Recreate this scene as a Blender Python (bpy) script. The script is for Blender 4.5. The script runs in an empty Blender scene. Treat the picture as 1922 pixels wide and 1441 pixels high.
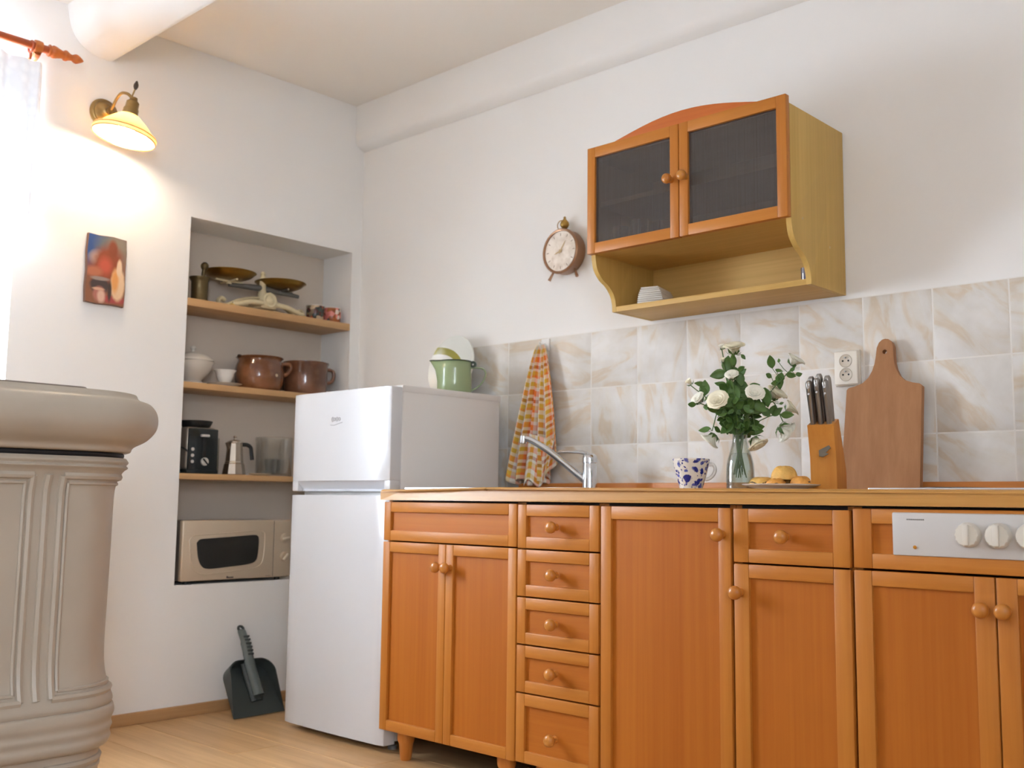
import bpy, bmesh, math, random
from mathutils import Matrix, Vector
random.seed(7)
PI = math.pi
SC = bpy.context.scene
COL = SC.collection

# ------------------------------------------------------------------ camera
def setup_camera():
    f, cx, cy, cz, yaw, pitch, roll = 1967.87, 3.61546, -2.86581, 0.80813, 0.753919, 0.110812, 0.011587
    cw, sw, cp, sp = math.cos(yaw), math.sin(yaw), math.cos(pitch), math.sin(pitch)
    fw = Vector((-sw * cp, cw * cp, sp)); r = Vector((cw, sw, 0)); u = r.cross(fw)
    c, s = math.cos(roll), math.sin(roll)
    R, U = c * r + s * u, -s * r + c * u
    cam = bpy.data.cameras.new('camera'); o = bpy.data.objects.new('camera', cam); COL.objects.link(o)
    o.matrix_world = Matrix(((R.x, U.x, -fw.x, cx), (R.y, U.y, -fw.y, cy), (R.z, U.z, -fw.z, cz), (0, 0, 0, 1)))
    cam.sensor_fit = 'HORIZONTAL'; cam.sensor_width = 36; cam.lens = f / 1922 * 36
    cam.clip_start = 0.05
    cam.dof.use_dof = True; cam.dof.focus_distance = 2.65; cam.dof.aperture_fstop = 4.0
    SC.camera = o
setup_camera()

# ------------------------------------------------------------------ world, exposure
W = bpy.data.worlds.new('overcast_sky'); SC.world = W; W.use_nodes = True
bg = W.node_tree.nodes['Background']
bg.inputs[0].default_value = (0.84, 0.95, 1.1, 1); bg.inputs[1].default_value = 19.0
SC.view_settings.view_transform = 'Standard'; SC.view_settings.look = 'None'
SC.view_settings.gamma = 1; SC.view_settings.use_curve_mapping = False
SC.view_settings.exposure = 1.12
RX1, RY0 = 4.9, -4.3                                   # room corners on the camera's side
WIN = [(-2.25, -1.488, 0.84, 2.26)]                     # daylight window in the left wall (y0,y1,z0,z1)
WFILL = (-4.1, -3.5, 0.95, 2.26)                         # added fill window in the right wall, out of view (y0,y1,z0,z1)
def portal(loc, rot, sx, sy):
    L = bpy.data.lights.new('window_daylight', 'AREA'); L.shape = 'RECTANGLE'
    L.size = sx; L.size_y = sy; L.cycles.is_portal = True
    o = bpy.data.objects.new('window_daylight', L); COL.objects.link(o); o.location = loc; o.rotation_euler = rot
for (y0, y1, z0, z1) in WIN: portal((-0.36, (y0 + y1) / 2, (z0 + z1) / 2), (0, -PI / 2, 0), z1 - z0, y1 - y0)

portal((RX1 + 0.21, (WFILL[0] + WFILL[1]) / 2, (WFILL[2] + WFILL[3]) / 2), (0, PI / 2, 0), WFILL[3] - WFILL[2], WFILL[1] - WFILL[0])  # sky light through the added window, brightens faces turned to the right

# ------------------------------------------------------------------ helpers
def lin(c):
    return tuple((x / 12.92 if x <= 0.04045 else ((x + 0.055) / 1.055) ** 2.4) for x in [v / 255 for v in c]) + (1,)
MATS = {}
def newmat(name):
    m = bpy.data.materials.new(name); m.use_nodes = True
    nt = m.node_tree; return m, nt, nt.nodes, nt.links, nt.nodes['Principled BSDF']
def mat(name, c, rough=0.5, metal=0.0, bump=0.0, bscale=60, spec=None, vary=0.0, coat=0.0):
    if name in MATS: return MATS[name]
    m, nt, N, L, P = newmat(name)
    P.inputs['Base Color'].default_value = lin(c); P.inputs['Roughness'].default_value = rough
    P.inputs['Metallic'].default_value = metal
    if spec is not None: P.inputs['Specular IOR Level'].default_value = spec
    if coat: P.inputs['Coat Weight'].default_value = coat; P.inputs['Coat Roughness'].default_value = 0.1
    if bump or vary:
        tc = N.new('ShaderNodeTexCoord'); no = N.new('ShaderNodeTexNoise')
        no.inputs['Scale'].default_value = bscale; no.inputs['Detail'].default_value = 4
        L.new(tc.outputs['Object'], no.inputs['Vector'])
        if bump:
            b = N.new('ShaderNodeBump'); b.inputs['Strength'].default_value = bump; b.inputs['Distance'].default_value = 0.01
            L.new(no.outputs['Fac'], b.inputs['Height']); L.new(b.outputs['Normal'], P.inputs['Normal'])
        if vary:
            mx = N.new('ShaderNodeMix'); mx.data_type = 'RGBA'
            a = lin(c); mx.inputs['A'].default_value = tuple(x * (1 - vary) for x in a[:3]) + (1,)
            mx.inputs['B'].default_value = tuple(min(1, x * (1 + vary)) for x in a[:3]) + (1,)
            L.new(no.outputs['Fac'], mx.inputs['Factor']); L.new(mx.outputs['Result'], P.inputs['Base Color'])
    MATS[name] = m; return m
def wood(name, c1, c2, axis=2, rough=0.38, fine=70, along=3.0, coat=0.0, bump=0.15, c3=None):
    """procedural wood grain running along one object axis"""
    if name in MATS: return MATS[name]
    m, nt, N, L, P = newmat(name)
    tc = N.new('ShaderNodeTexCoord'); oi = N.new('ShaderNodeObjectInfo')
    ad = N.new('ShaderNodeVectorMath'); ad.operation = 'ADD'
    sc = N.new('ShaderNodeVectorMath'); sc.operation = 'SCALE'; sc.inputs['Scale'].default_value = 7.0
    cb = N.new('ShaderNodeCombineXYZ')
    for k in range(3): L.new(oi.outputs['Random'], cb.inputs[k])
    L.new(cb.outputs[0], sc.inputs[0]); L.new(tc.outputs['Object'], ad.inputs[0]); L.new(sc.outputs[0], ad.inputs[1])
    mp = N.new('ShaderNodeMapping'); s = [fine] * 3; s[axis] = along; mp.inputs['Scale'].default_value = s
    L.new(ad.outputs[0], mp.inputs['Vector'])
    n1 = N.new('ShaderNodeTexNoise'); n1.inputs['Scale'].default_value = 1; n1.inputs['Detail'].default_value = 6; n1.inputs['Roughness'].default_value = 0.65
    L.new(mp.outputs[0], n1.inputs['Vector'])
    mp2 = N.new('ShaderNodeMapping'); s = [fine * 0.12] * 3; s[axis] = along * 0.35; mp2.inputs['Scale'].default_value = s
    L.new(ad.outputs[0], mp2.inputs['Vector'])
    n2 = N.new('ShaderNodeTexNoise'); n2.inputs['Scale'].default_value = 1; n2.inputs['Detail'].default_value = 3
    L.new(mp2.outputs[0], n2.inputs['Vector'])
    mm = N.new('ShaderNodeMath'); mm.operation = 'MULTIPLY_ADD'; mm.inputs[1].default_value = 0.55
    m2 = N.new('ShaderNodeMath'); m2.operation = 'MULTIPLY'; m2.inputs[1].default_value = 0.5
    L.new(n1.outputs['Fac'], mm.inputs[0]); L.new(n2.outputs['Fac'], m2.inputs[0]); L.new(m2.outputs[0], mm.inputs[2])
    rp = N.new('ShaderNodeValToRGB'); e = rp.color_ramp.elements
    e[0].position = 0.36; e[0].color = lin(c2); e[1].position = 0.68; e[1].color = lin(c1)
    if c3: x = e.new(0.25); x.color = lin(c3)
    L.new(mm.outputs[0], rp.inputs[0]); L.new(rp.outputs[0], P.inputs['Base Color'])
    P.inputs['Roughness'].default_value = rough; P.inputs['Specular IOR Level'].default_value = 0.32
    if coat: P.inputs['Coat Weight'].default_value = coat; P.inputs['Coat Roughness'].default_value = 0.25
    b = N.new('ShaderNodeBump'); b.inputs['Strength'].default_value = bump; b.inputs['Distance'].default_value = 0.002
    L.new(n1.outputs['Fac'], b.inputs['Height']); L.new(b.outputs['Normal'], P.inputs['Normal'])
    MATS[name] = m; return m
def glass(name, tint=(245, 250, 248), gloss=0.16, rough=0.02, body=0.0, bodycol=(230, 235, 235)):
    """thin clear glass: transparent with a fresnel sheen"""
    if name in MATS: return MATS[name]
    m, nt, N, L, P = newmat(name); N.remove(P)
    out = [n for n in N if n.type == 'OUTPUT_MATERIAL'][0]
    t = N.new('ShaderNodeBsdfTransparent'); t.inputs[0].default_value = lin(tint)
    g = N.new('ShaderNodeBsdfGlossy'); g.inputs['Roughness'].default_value = rough
    fr = N.new('ShaderNodeLayerWeight'); fr.inputs['Blend'].default_value = gloss
    mx = N.new('ShaderNodeMixShader'); L.new(fr.outputs['Facing'], mx.inputs[0])
    last = t
    if body:
        d = N.new('ShaderNodeBsdfDiffuse'); d.inputs[0].default_value = lin(bodycol)
        mb = N.new('ShaderNodeMixShader'); mb.inputs[0].default_value = body
        L.new(t.outputs[0], mb.inputs[1]); L.new(d.outputs[0], mb.inputs[2]); last = mb
    L.new(last.outputs[0], mx.inputs[1]); L.new(g.outputs[0], mx.inputs[2]); L.new(mx.outputs[0], out.inputs[0])
    MATS[name] = m; return m

def tag(o, label=None, cat=None, group=None, kind=None):
    if label: o['label'] = label
    if cat: o['category'] = cat
    if group: o['group'] = group
    if kind: o['kind'] = kind
    return o
def thing(name, label, cat, loc=(0, 0, 0), rotz=0, group=None):
    o = bpy.data.objects.new(name, None); COL.objects.link(o); o.empty_display_size = 0.05
    o.location = loc; o.rotation_euler = (0, 0, rotz); return tag(o, label, cat, group)
def rootloc(o):
    while o.parent: o = o.parent
    return o
class MB:
    """collects shapes into one bmesh; build() links it as one mesh object"""
    def __init__(s): s.bm = bmesh.new(); s.mi = 0; s.M = Matrix()
    def face(s, vs, mi=None):
        try: f = s.bm.faces.new(vs)
        except ValueError: return None
        f.material_index = s.mi if mi is None else mi; return f
    def v(s, co): return s.bm.verts.new(s.M @ Vector(co))
    def box(s, x0, x1, y0, y1, z0, z1, bev=0.0, seg=2, mi=None):
        V = [s.v((x, y, z)) for z in (z0, z1) for y in (y0, y1) for x in (x0, x1)]
        F = [s.face([V[i] for i in q], mi) for q in ((0, 2, 3, 1), (4, 5, 7, 6), (0, 1, 5, 4), (2, 6, 7, 3), (0, 4, 6, 2), (1, 3, 7, 5))]
        if bev:
            E = list({e for f in F for e in f.edges})
            r = bmesh.ops.bevel(s.bm, geom=E, offset=bev, segments=seg, profile=0.5, affect='EDGES', clamp_overlap=True)
            k = s.mi if mi is None else mi
            for f in r['faces']: f.material_index = k
        return s
    def lathe(s, prof, n=32, M=None, mi=None, close=False):
        """profile of (r,z) pairs turned about local z"""
        M = M or Matrix(); rings = []
        for r, z in prof:
            if r < 1e-6: rings.append([s.v(M @ Vector((0, 0, z)))])
            else: rings.append([s.v(M @ Vector((r * math.cos(2 * PI * k / n), r * math.sin(2 * PI * k / n), z))) for k in range(n)])
        pairs = list(zip(rings, rings[1:])) + ([(rings[-1], rings[0])] if close else [])
        for a, b in pairs:
            for k in range(n):
                j = (k + 1) % n
                if len(a) == 1 and len(b) == 1: continue
                if len(a) == 1: s.face([a[0], b[j], b[k]], mi)
                elif len(b) == 1: s.face([a[k], a[j], b[0]], mi)
                else: s.face([a[k], a[j], b[j], b[k]], mi)
        return s
    def tube(s, pts, r, n=10, mi=None, flat=1.0, closed=False, ref=None):
        pts = [Vector(p) for p in pts]; m = len(pts)
        rs = r if isinstance(r, (list, tuple)) else [r] * m
        rings = []; up = Vector(ref) if ref else None
        for i, p in enumerate(pts):
            if closed: t = pts[(i + 1) % m] - pts[i - 1]
            else: t = pts[min(i + 1, m - 1)] - pts[max(i - 1, 0)]
            t.normalize()
            if up is None: up = Vector((0, 0, 1)) if abs(t.z) < 0.9 else Vector((1, 0, 0))
            a = up - t * up.dot(t)
            if a.length < 1e-5: a = t.orthogonal()
            a.normalize(); up = a if ref is None else up; b = t.cross(a)
            rings.append([s.v(p + rs[i] * (math.cos(2 * PI * k / n) * a * flat + math.sin(2 * PI * k / n) * b)) for k in range(n)])
        for i in range(m if closed else m - 1):
            A, B = rings[i], rings[(i + 1) % m]
            for k in range(n): s.face([A[k], A[(k + 1) % n], B[(k + 1) % n], B[k]], mi)
        if not closed: s.face(rings[0][::-1], mi); s.face(rings[-1], mi)
        return s
    def prism(s, poly, a, b, plane='XZ', mi=None, bev=0.0):
        def P(u, w, d): return {'XZ': (u, d, w), 'YZ': (d, u, w), 'XY': (u, w, d)}[plane]
        A = [s.v(P(u, w, a)) for u, w in poly]; B = [s.v(P(u, w, b)) for u, w in poly]
        F = [s.face(A[::-1], mi), s.face(B, mi)]; n = len(poly)
        for k in range(n): F.append(s.face([A[k], A[(k + 1) % n], B[(k + 1) % n], B[k]], mi))
        if bev:
            E = [e for e in set(list(F[0].edges) + list(F[1].edges))]
            bmesh.ops.bevel(s.bm, geom=E, offset=bev, segments=2, profile=0.5, affect='EDGES', clamp_overlap=True)
        return s
    def rings(s, R, cap0=True, cap1=True, mi=None):
        L = [[s.v(p) for p in ring] for ring in R]; n = len(L[0])
        for a, b in zip(L, L[1:]):
            for k in range(n): s.face([a[k], a[(k + 1) % n], b[(k + 1) % n], b[k]], mi)
        if cap0: s.face(L[0][::-1], mi)
        if cap1: s.face(L[-1], mi)
        return s
    def grid(s, fn, nu, nv, mi=None, uv=None):
        V = [[s.v(fn(i / nu, j / nv)) for i in range(nu + 1)] for j in range(nv + 1)]
        lay = s.bm.loops.layers.uv.verify() if uv else None
        for j in range(nv):
            for i in range(nu):
                f = s.face([V[j][i], V[j][i + 1], V[j + 1][i + 1], V[j + 1][i]], mi)
                if uv and f:
                    for lp, (a, b) in zip(f.loops, ((i, j), (i + 1, j), (i + 1, j + 1), (i, j + 1))): lp[lay].uv = (uv[0] * a / nu, uv[1] * b / nv)
        return s
    def build(s, name, mats, parent=None, loc=None, smooth=40, local=False, label=None):
        bm = s.bm
        bmesh.ops.recalc_face_normals(bm, faces=bm.faces)
        if not local:
            off = rootloc(parent).location if parent else Vector(loc or (0, 0, 0))
            bmesh.ops.translate(bm, verts=bm.verts, vec=-off)
        me = bpy.data.meshes.new(name); bm.to_mesh(me); bm.free()
        for m in (mats if isinstance(mats, (list, tuple)) else [mats]): me.materials.append(m)
        if smooth:
            for p in me.polygons: p.use_smooth = True
            try: me.set_sharp_from_angle(angle=math.radians(smooth))
            except Exception: pass
        o = bpy.data.objects.new(name, me); COL.objects.link(o)
        if parent: o.parent = parent
        elif loc: o.location = loc
        if label: o['label'] = label
        return o
def T(x, y, z): return Matrix.Translation((x, y, z))
def RX(a): return Matrix.Rotation(a, 4, 'X')
def RY(a): return Matrix.Rotation(a, 4, 'Y')
def RZ(a): return Matrix.Rotation(a, 4, 'Z')
def solid(o, th, off=-1):
    m = o.modifiers.new('thickness', 'SOLIDIFY'); m.thickness = th; m.offset = off; return o
def spline(pts, n=8):
    """Catmull-Rom through 2D or 3D points"""
    P = [Vector(p) for p in pts]; P = [2 * P[0] - P[1]] + P + [2 * P[-1] - P[-2]]; out = []
    for i in range(1, len(P) - 2):
        for k in range(n):
            t = k / n; a, b, c, d = P[i - 1], P[i], P[i + 1], P[i + 2]
            out.append(0.5 * ((2 * b) + (c - a) * t + (2 * a - 5 * b + 4 * c - d) * t * t + (3 * b - a - 3 * c + d) * t ** 3))
    out.append(P[-2]); return out
def rrect(x0, x1, y0, y1, r, z, n=5):
    out = []
    for cx, cy, a in ((x1 - r, y1 - r, 0), (x0 + r, y1 - r, 90), (x0 + r, y0 + r, 180), (x1 - r, y0 + r, 270)):
        for k in range(n + 1):
            t = math.radians(a + 90 * k / n); out.append((cx + r * math.cos(t), cy + r * math.sin(t), z))
    return out

# ------------------------------------------------------------------ shared materials
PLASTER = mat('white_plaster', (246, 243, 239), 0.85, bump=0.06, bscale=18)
CEILM = mat('ceiling_paint', (251, 245, 237), 0.9, bump=0.04, bscale=14)
BEECH_V = wood('orange_beech_upright', (196, 126, 50), (180, 107, 36), 2, 0.42, 60, 1.6, coat=0.03)
BEECH_H = wood('orange_beech_level', (198, 128, 52), (182, 109, 38), 0, 0.42, 60, 1.6, coat=0.03)
BEECH_P = wood('orange_beech_panel', (184, 107, 30), (168, 90, 18), 2, 0.48, 70, 1.3)
KNOBM = wood('turned_beech_knob', (206, 138, 62), (184, 110, 40), 2, 0.3, 60, 6, coat=0.35)
OAKV = wood('olive_oak_upright', (214, 176, 100), (196, 158, 82), 2, 0.5, 90, 1.6)
OAKH = wood('olive_oak_level', (216, 176, 104), (196, 156, 84), 0, 0.5, 90, 1.6)
TOPM = wood('worktop_oak', (206, 154, 84), (184, 130, 62), 0, 0.38, 55, 1.6, coat=0.25)
UPST = wood('upstand_beech', (218, 142, 72), (200, 124, 58), 0, 0.4, 60, 1.5)
SHELFM = wood('shelf_oak', (206, 164, 116), (184, 142, 96), 1, 0.5, 60, 1.8)
FLOORM = wood('laminate_oak', (216, 176, 126), (176, 134, 90), 0, 0.42, 26, 1.5, c3=(104, 74, 48))
DARKIN = mat('dark_void', (40, 30, 22), 0.8)
STEEL = mat('brushed_steel', (196, 198, 200), 0.28, 1.0)
CHROME = mat('chrome', (214, 218, 224), 0.12, 1.0)
BRASS = mat('aged_brass', (150, 122, 62), 0.32, 1.0, vary=0.25, bscale=30)
WHITEP = mat('white_enamel', (212, 212, 214), 0.25, coat=0.2)
WHITEC = mat('white_china', (236, 230, 222), 0.2)
BLACKP = mat('black_plastic', (22, 26, 28), 0.35)

# ------------------------------------------------------------------ setting
CZ = 2.552
def wall_left():
    ys = sorted({RY0 - 0.2, 0.2, -0.836, -0.053} | {w[0] for w in WIN} | {w[1] for w in WIN})
    zs = sorted({-0.1, CZ + 0.1, 0.48, 1.884, WIN[0][2], WIN[0][3]})
    b = MB()
    for y0, y1 in zip(ys, ys[1:]):
        for z0, z1 in zip(zs, zs[1:]):
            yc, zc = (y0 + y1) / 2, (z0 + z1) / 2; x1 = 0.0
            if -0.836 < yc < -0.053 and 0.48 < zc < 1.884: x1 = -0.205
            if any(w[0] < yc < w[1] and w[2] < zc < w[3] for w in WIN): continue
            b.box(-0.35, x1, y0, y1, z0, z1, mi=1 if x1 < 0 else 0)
    bmesh.ops.remove_doubles(b.bm, verts=b.bm.verts, dist=1e-5)
    tag(b.build('wall_left', [PLASTER, mat('niche_beige', (214, 200, 184), 0.85)], smooth=0), 'white plastered wall with a shelf niche and windows', None, kind='structure')  # beige niche back puts the recess shade into the wall colour
wall_left()
def shell():
    WB = MB().box(0, RX1 + 0.2, 0, 0.2, -0.1, CZ + 0.1).build('wall_back', PLASTER, smooth=0)
    tag(WB, 'white wall behind the kitchen units with a band of marbled tiles', kind='structure')
    b = MB(); yy = [RY0, WFILL[0], WFILL[1], 0]; zz = [-0.1, WFILL[2], WFILL[3], CZ + 0.1]
    for i in range(3):
        for k in range(3):
            if (i, k) != (1, 1): b.box(RX1, RX1 + 0.2, yy[i], yy[i + 1], zz[k], zz[k + 1])
    tag(b.build('wall_right', PLASTER, smooth=0), 'plain white side wall', kind='structure')
    b = MB().box(0, RX1 + 0.2, RY0 - 0.2, RY0, -0.1, CZ + 0.1)
    tag(b.build('wall_front', PLASTER, smooth=0), 'plain white wall facing the kitchen units', kind='structure')
    tag(MB().box(0, RX1, RY0, 0, CZ, CZ + 0.1).build('ceiling', CEILM, smooth=0), 'flat painted ceiling', kind='structure')
    # slightly proud band along the top of the back wall
    pr = [(-0.052, CZ), (-0.052, 2.395), (-0.045, 2.376), (-0.028, 2.362), (-0.001, 2.352), (-0.001, CZ)]
    tag(MB().prism(pr, 0.001, RX1 - 0.001, 'YZ').build('trim_1', PLASTER, smooth=60), 'soft plaster band under the ceiling', kind='structure')
    pr = [(-1.172, CZ), (-1.176, 2.405), (-1.184, 2.394), (-1.20, 2.392)] + [tuple(p) for p in spline([(-1.20, 2.392), (-1.25, 2.398), (-1.305, 2.424), (-1.338, 2.47), (-1.352, 2.52), (-1.356, CZ)], 4)[1:]]
    tag(MB().prism(pr, 0.001, RX1 - 0.001, 'YZ').build('trim_2', PLASTER, smooth=50), 'rounded white plaster ceiling beam', kind='structure')
    tag(MB().box(0.001, 0.016, RY0 + 0.01, -0.02, 0.001, 0.042, bev=0.003).build('baseboard_left', SHELFM), 'low oak skirting board', kind='structure')
    tag(MB().box(0.017, 0.98, -0.016, -0.001, 0.001, 0.042, bev=0.003).build('baseboard_back', wood('skirting_oak', (206, 164, 116), (184, 142, 96), 0)), 'low oak skirting board behind the fridge', kind='structure')
    fl = MB().box(0, RX1, RY0, 0, -0.08, -0.011).build('floor', mat('floor_screed', (90, 76, 60), 0.9), smooth=0)
    tag(fl, 'oak laminate plank floor', kind='structure')
    cache = {}; rw = 0.192; y = 0.0; r = 0
    while y > RY0:
        off = [0.0, 0.42, 0.85, 0.2, 0.62][r % 5]; x = -off
        while x < RX1:
            a, c = max(x, 0.0), min(x + 1.25, RX1); x += 1.25
            if c - a < 0.02: continue
            k = round(c - a, 3)
            if k not in cache:
                b = MB().box(0.0008, k - 0.0008, -rw + 0.0008, -0.0008, -0.011, 0.0, bev=0.0012, seg=1)
                o = b.build('plank', FLOORM, fl); cache[k] = o.data
            else:
                o = bpy.data.objects.new('plank', cache[k]); COL.objects.link(o); o.parent = fl
            o.location = (a, y, 0)
        y -= rw; r += 1
    # splashback tiles
    m, nt, N, L, P = newmat('marbled_tile')
    tc = N.new('ShaderNodeTexCoord'); oi = N.new('ShaderNodeObjectInfo'); cb = N.new('ShaderNodeCombineXYZ')
    sc = N.new('ShaderNodeVectorMath'); sc.operation = 'SCALE'; sc.inputs['Scale'].default_value = 13
    for k in range(3): L.new(oi.outputs['Random'], cb.inputs[k])
    L.new(cb.outputs[0], sc.inputs[0]); ad = N.new('ShaderNodeVectorMath'); L.new(sc.outputs[0], ad.inputs[1])
    vr = N.new('ShaderNodeVectorRotate'); vr.rotation_type = 'Y_AXIS'; ma = N.new('ShaderNodeMath'); ma.operation = 'MULTIPLY_ADD'
    ma.inputs[1].default_value = 2.4; ma.inputs[2].default_value = -1.9; L.new(oi.outputs['Random'], ma.inputs[0])
    L.new(tc.outputs['Object'], vr.inputs['Vector']); L.new(ma.outputs[0], vr.inputs['Angle']); L.new(vr.outputs[0], ad.inputs[0])
    mp = N.new('ShaderNodeMapping'); mp.inputs['Scale'].default_value = (4.2, 9, 13); L.new(ad.outputs[0], mp.inputs[0])
    no = N.new('ShaderNodeTexNoise'); no.inputs['Scale'].default_value = 1.15; no.inputs['Detail'].default_value = 5; no.inputs['Distortion'].default_value = 0.9
    L.new(mp.outputs[0], no.inputs['Vector'])
    n2 = N.new('ShaderNodeTexNoise'); n2.inputs['Scale'].default_value = 9; n2.inputs['Detail'].default_value = 6; L.new(ad.outputs[0], n2.inputs['Vector'])
    rp = N.new('ShaderNodeValToRGB'); e = rp.color_ramp.elements
    e[0].position = 0.42; e[0].color = lin((234, 230, 225)); e[1].position = 0.60; e[1].color = lin((224, 208, 187))
    x = e.new(0.52); x.color = lin((231, 225, 216)); x = e.new(0.7); x.color = lin((226, 216, 203))
    L.new(no.outputs['Fac'], rp.inputs[0])
    mx = N.new('ShaderNodeMix'); mx.data_type = 'RGBA'; mx.blend_type = 'MULTIPLY'; mx.inputs['Factor'].default_value = 0.55
    r2 = N.new('ShaderNodeValToRGB'); r2.color_ramp.elements[0].position = 0.35; r2.color_ramp.elements[0].color = lin((226, 222, 216)); r2.color_ramp.elements[1].position = 0.6; r2.color_ramp.elements[1].color = (1, 1, 1, 1)
    L.new(n2.outputs['Fac'], r2.inputs[0]); L.new(rp.outputs[0], mx.inputs['A']); L.new(r2.outputs[0], mx.inputs['B'])
    L.new(mx.outputs['Result'], P.inputs['Base Color']); P.inputs['Roughness'].default_value = 0.5
    b2 = N.new('ShaderNodeBump'); b2.inputs['Strength'].default_value = 0.12; b2.inputs['Distance'].default_value = 0.004
    L.new(n2.outputs['Fac'], b2.inputs['Height']); L.new(b2.outputs['Normal'], P.inputs['Normal'])
    TILE = m
    grout = mat('pale_grout', (238, 233, 226), 0.9)
    gb = MB().box(0.7137, 3.2, -0.0078, -0.0002, 0.8, 1.4035).build('grout_bed', grout, WB)
    b = MB().box(0.0018, 0.1982, -0.0085, -0.001, 0.0018, 0.1982, bev=0.0016, seg=2)
    t0 = b.build('tile', TILE, WB); first = True
    for j in range(3):
        for i in range(12):
            o = t0 if first else t0.copy()
            if not first: COL.objects.link(o); o.parent = WB
            first = False
            o.location = (0.7137 + 0.2 * i, 0, 1.4032 - 0.2 * (j + 1))
    # windows: first the added fill window, then the left one
    y0, y1, z0, z1 = WFILL; xx = RX1 + 0.12; ym = (y0 + y1) / 2; fp = mat('window_paint', (240, 240, 238), 0.4); b = MB()
    for q in ((y0, y0 + 0.06, z0, z1), (y1 - 0.06, y1, z0, z1), (y0 + 0.06, y1 - 0.06, z0, z0 + 0.06), (y0 + 0.06, y1 - 0.06, z1 - 0.06, z1), (ym - 0.03, ym + 0.03, z0 + 0.06, z1 - 0.06)):
        b.box(xx - 0.03, xx + 0.03, q[0], q[1], q[2], q[3], bev=0.004)
    f = tag(b.build('window_2', fp, loc=(xx, ym, z0)), 'white framed two-pane window in the plain side wall', kind='structure')
    for a, c in ((y0 + 0.06, ym - 0.03), (ym + 0.03, y1 - 0.06)): MB().box(xx - 0.002, xx + 0.002, a, c, z0 + 0.06, z1 - 0.06).build('pane', glass('window_glass', (255, 255, 255), 0.1), f)
    fm = mat('window_paint', (240, 240, 238), 0.4); pm = glass('window_glass', (255, 255, 255), 0.1)
    for k, (y0, y1, z0, z1) in enumerate(WIN):
        b = MB(); xa, xb = -0.27, -0.21; w = 0.06
        b.box(xa, xb, y0, y0 + w, z0, z1, bev=0.004); b.box(xa, xb, y1 - w, y1, z0, z1, bev=0.004)
        b.box(xa, xb, y0 + w, y1 - w, z0, z0 + w, bev=0.004); b.box(xa, xb, y0 + w, y1 - w, z1 - w, z1, bev=0.004)
        ym = (y0 + y1) / 2; b.box(xa, xb, ym - 0.04, ym + 0.04, z0 + w, z1 - w, bev=0.004)
        f = b.build('window_%d' % (k + 1), fm, loc=(xa, ym, z0))
        tag(f, 'white framed two-pane window beside the wall lamp', kind='structure')
        for (a, c) in ((y0 + w, ym - 0.04), (ym + 0.04, y1 - w)):
            MB().box(-0.243, -0.238, a, c, z0 + w, z1 - w).build('pane', pm, f)
        MB().box(-0.205, 0.03, y0 + 0.002, y1 - 0.002, z0 + 0.0005, z0 + 0.024, bev=0.004).build('window_sill', fm, f)
shell()

# ------------------------------------------------------------------ kitchen base units
YF, YB, TH = -0.665, -0.035, 0.02
def knob(parent, x, z, y=YF, r=0.0165):
    M = T(x, y, z) @ RX(PI / 2)
    pr = [(0.0, 0.0), (r * 0.62, 0.0), (r * 0.6, 0.005), (r * 0.5, 0.009), (r * 0.72, 0.014), (r * 0.97, 0.02), (r, 0.025), (r * 0.9, 0.031), (r * 0.55, 0.035), (0, 0.0362)]
    return MB().lathe(pr, 20, M).build('knob', KNOBM, parent)
def front(parent, name, x0, x1, z0, z1, st=0.032, rl=0.032, kn=None, y=YF, grain=BEECH_P):
    b = MB(); bv = 0.0022
    b.box(x0, x0 + st, y, y + TH, z0, z1, bev=bv, mi=0); b.box(x1 - st, x1, y, y + TH, z0, z1, bev=bv, mi=0)
    b.box(x0 + st, x1 - st, y, y + TH, z1 - rl, z1, bev=bv, mi=1); b.box(x0 + st, x1 - st, y, y + TH, z0, z0 + rl, bev=bv, mi=1)
    o = b.build(name, [BEECH_V, BEECH_H], parent)
    MB().box(x0 + st - 0.001, x1 - st + 0.001, y + 0.0085, y + TH - 0.002, z0 + rl - 0.001, z1 - rl + 0.001).build('panel', grain, o, smooth=0)
    if kn: knob(o, kn[0], kn[1], y)
    return o
BEECH_PH = wood('orange_beech_panel_level', (186, 109, 32), (170, 92, 20), 0, 0.48, 70, 1.3)
def unit(name, label, x0, x1):
    u = thing(name, label, 'cabinet', ((x0 + x1) / 2, -0.35, 0))
    b = MB(); t = 0.016; ya, yb, z0, z1 = YF + TH + 0.002, YB, 0.09, 0.804
    b.box(x0, x0 + t, ya, yb, z0, z1, mi=0); b.box(x1 - t, x1, ya, yb, z0, z1, mi=0)
    b.box(x0 + t, x1 - t, ya, yb, z0, z0 + t, mi=1); b.box(x0 + t, x1 - t, yb - 0.008, yb, z0 + t, z1, mi=1)
    b.box(x0 + t, x1 - t, ya, ya + 0.06, z1 - t, z1, mi=1)
    b.build('body', [BEECH_V, DARKIN], u, smooth=0)
    for lx in (x0 + 0.075, x1 - 0.075):
        for ly in (-0.615, -0.11):
            MB().lathe([(0.0, 0.0), (0.016, 0.0), (0.018, 0.004), (0.0225, 0.05), (0.027, 0.06), (0.028, 0.07), (0.0285, 0.0895), (0, 0.0895)], 20, T(lx, ly, 0)).build('leg', wood('turned_leg', (214, 140, 66), (186, 108, 40), 2, 0.35, 50, 4, coat=0.2), u)
    return u
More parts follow.
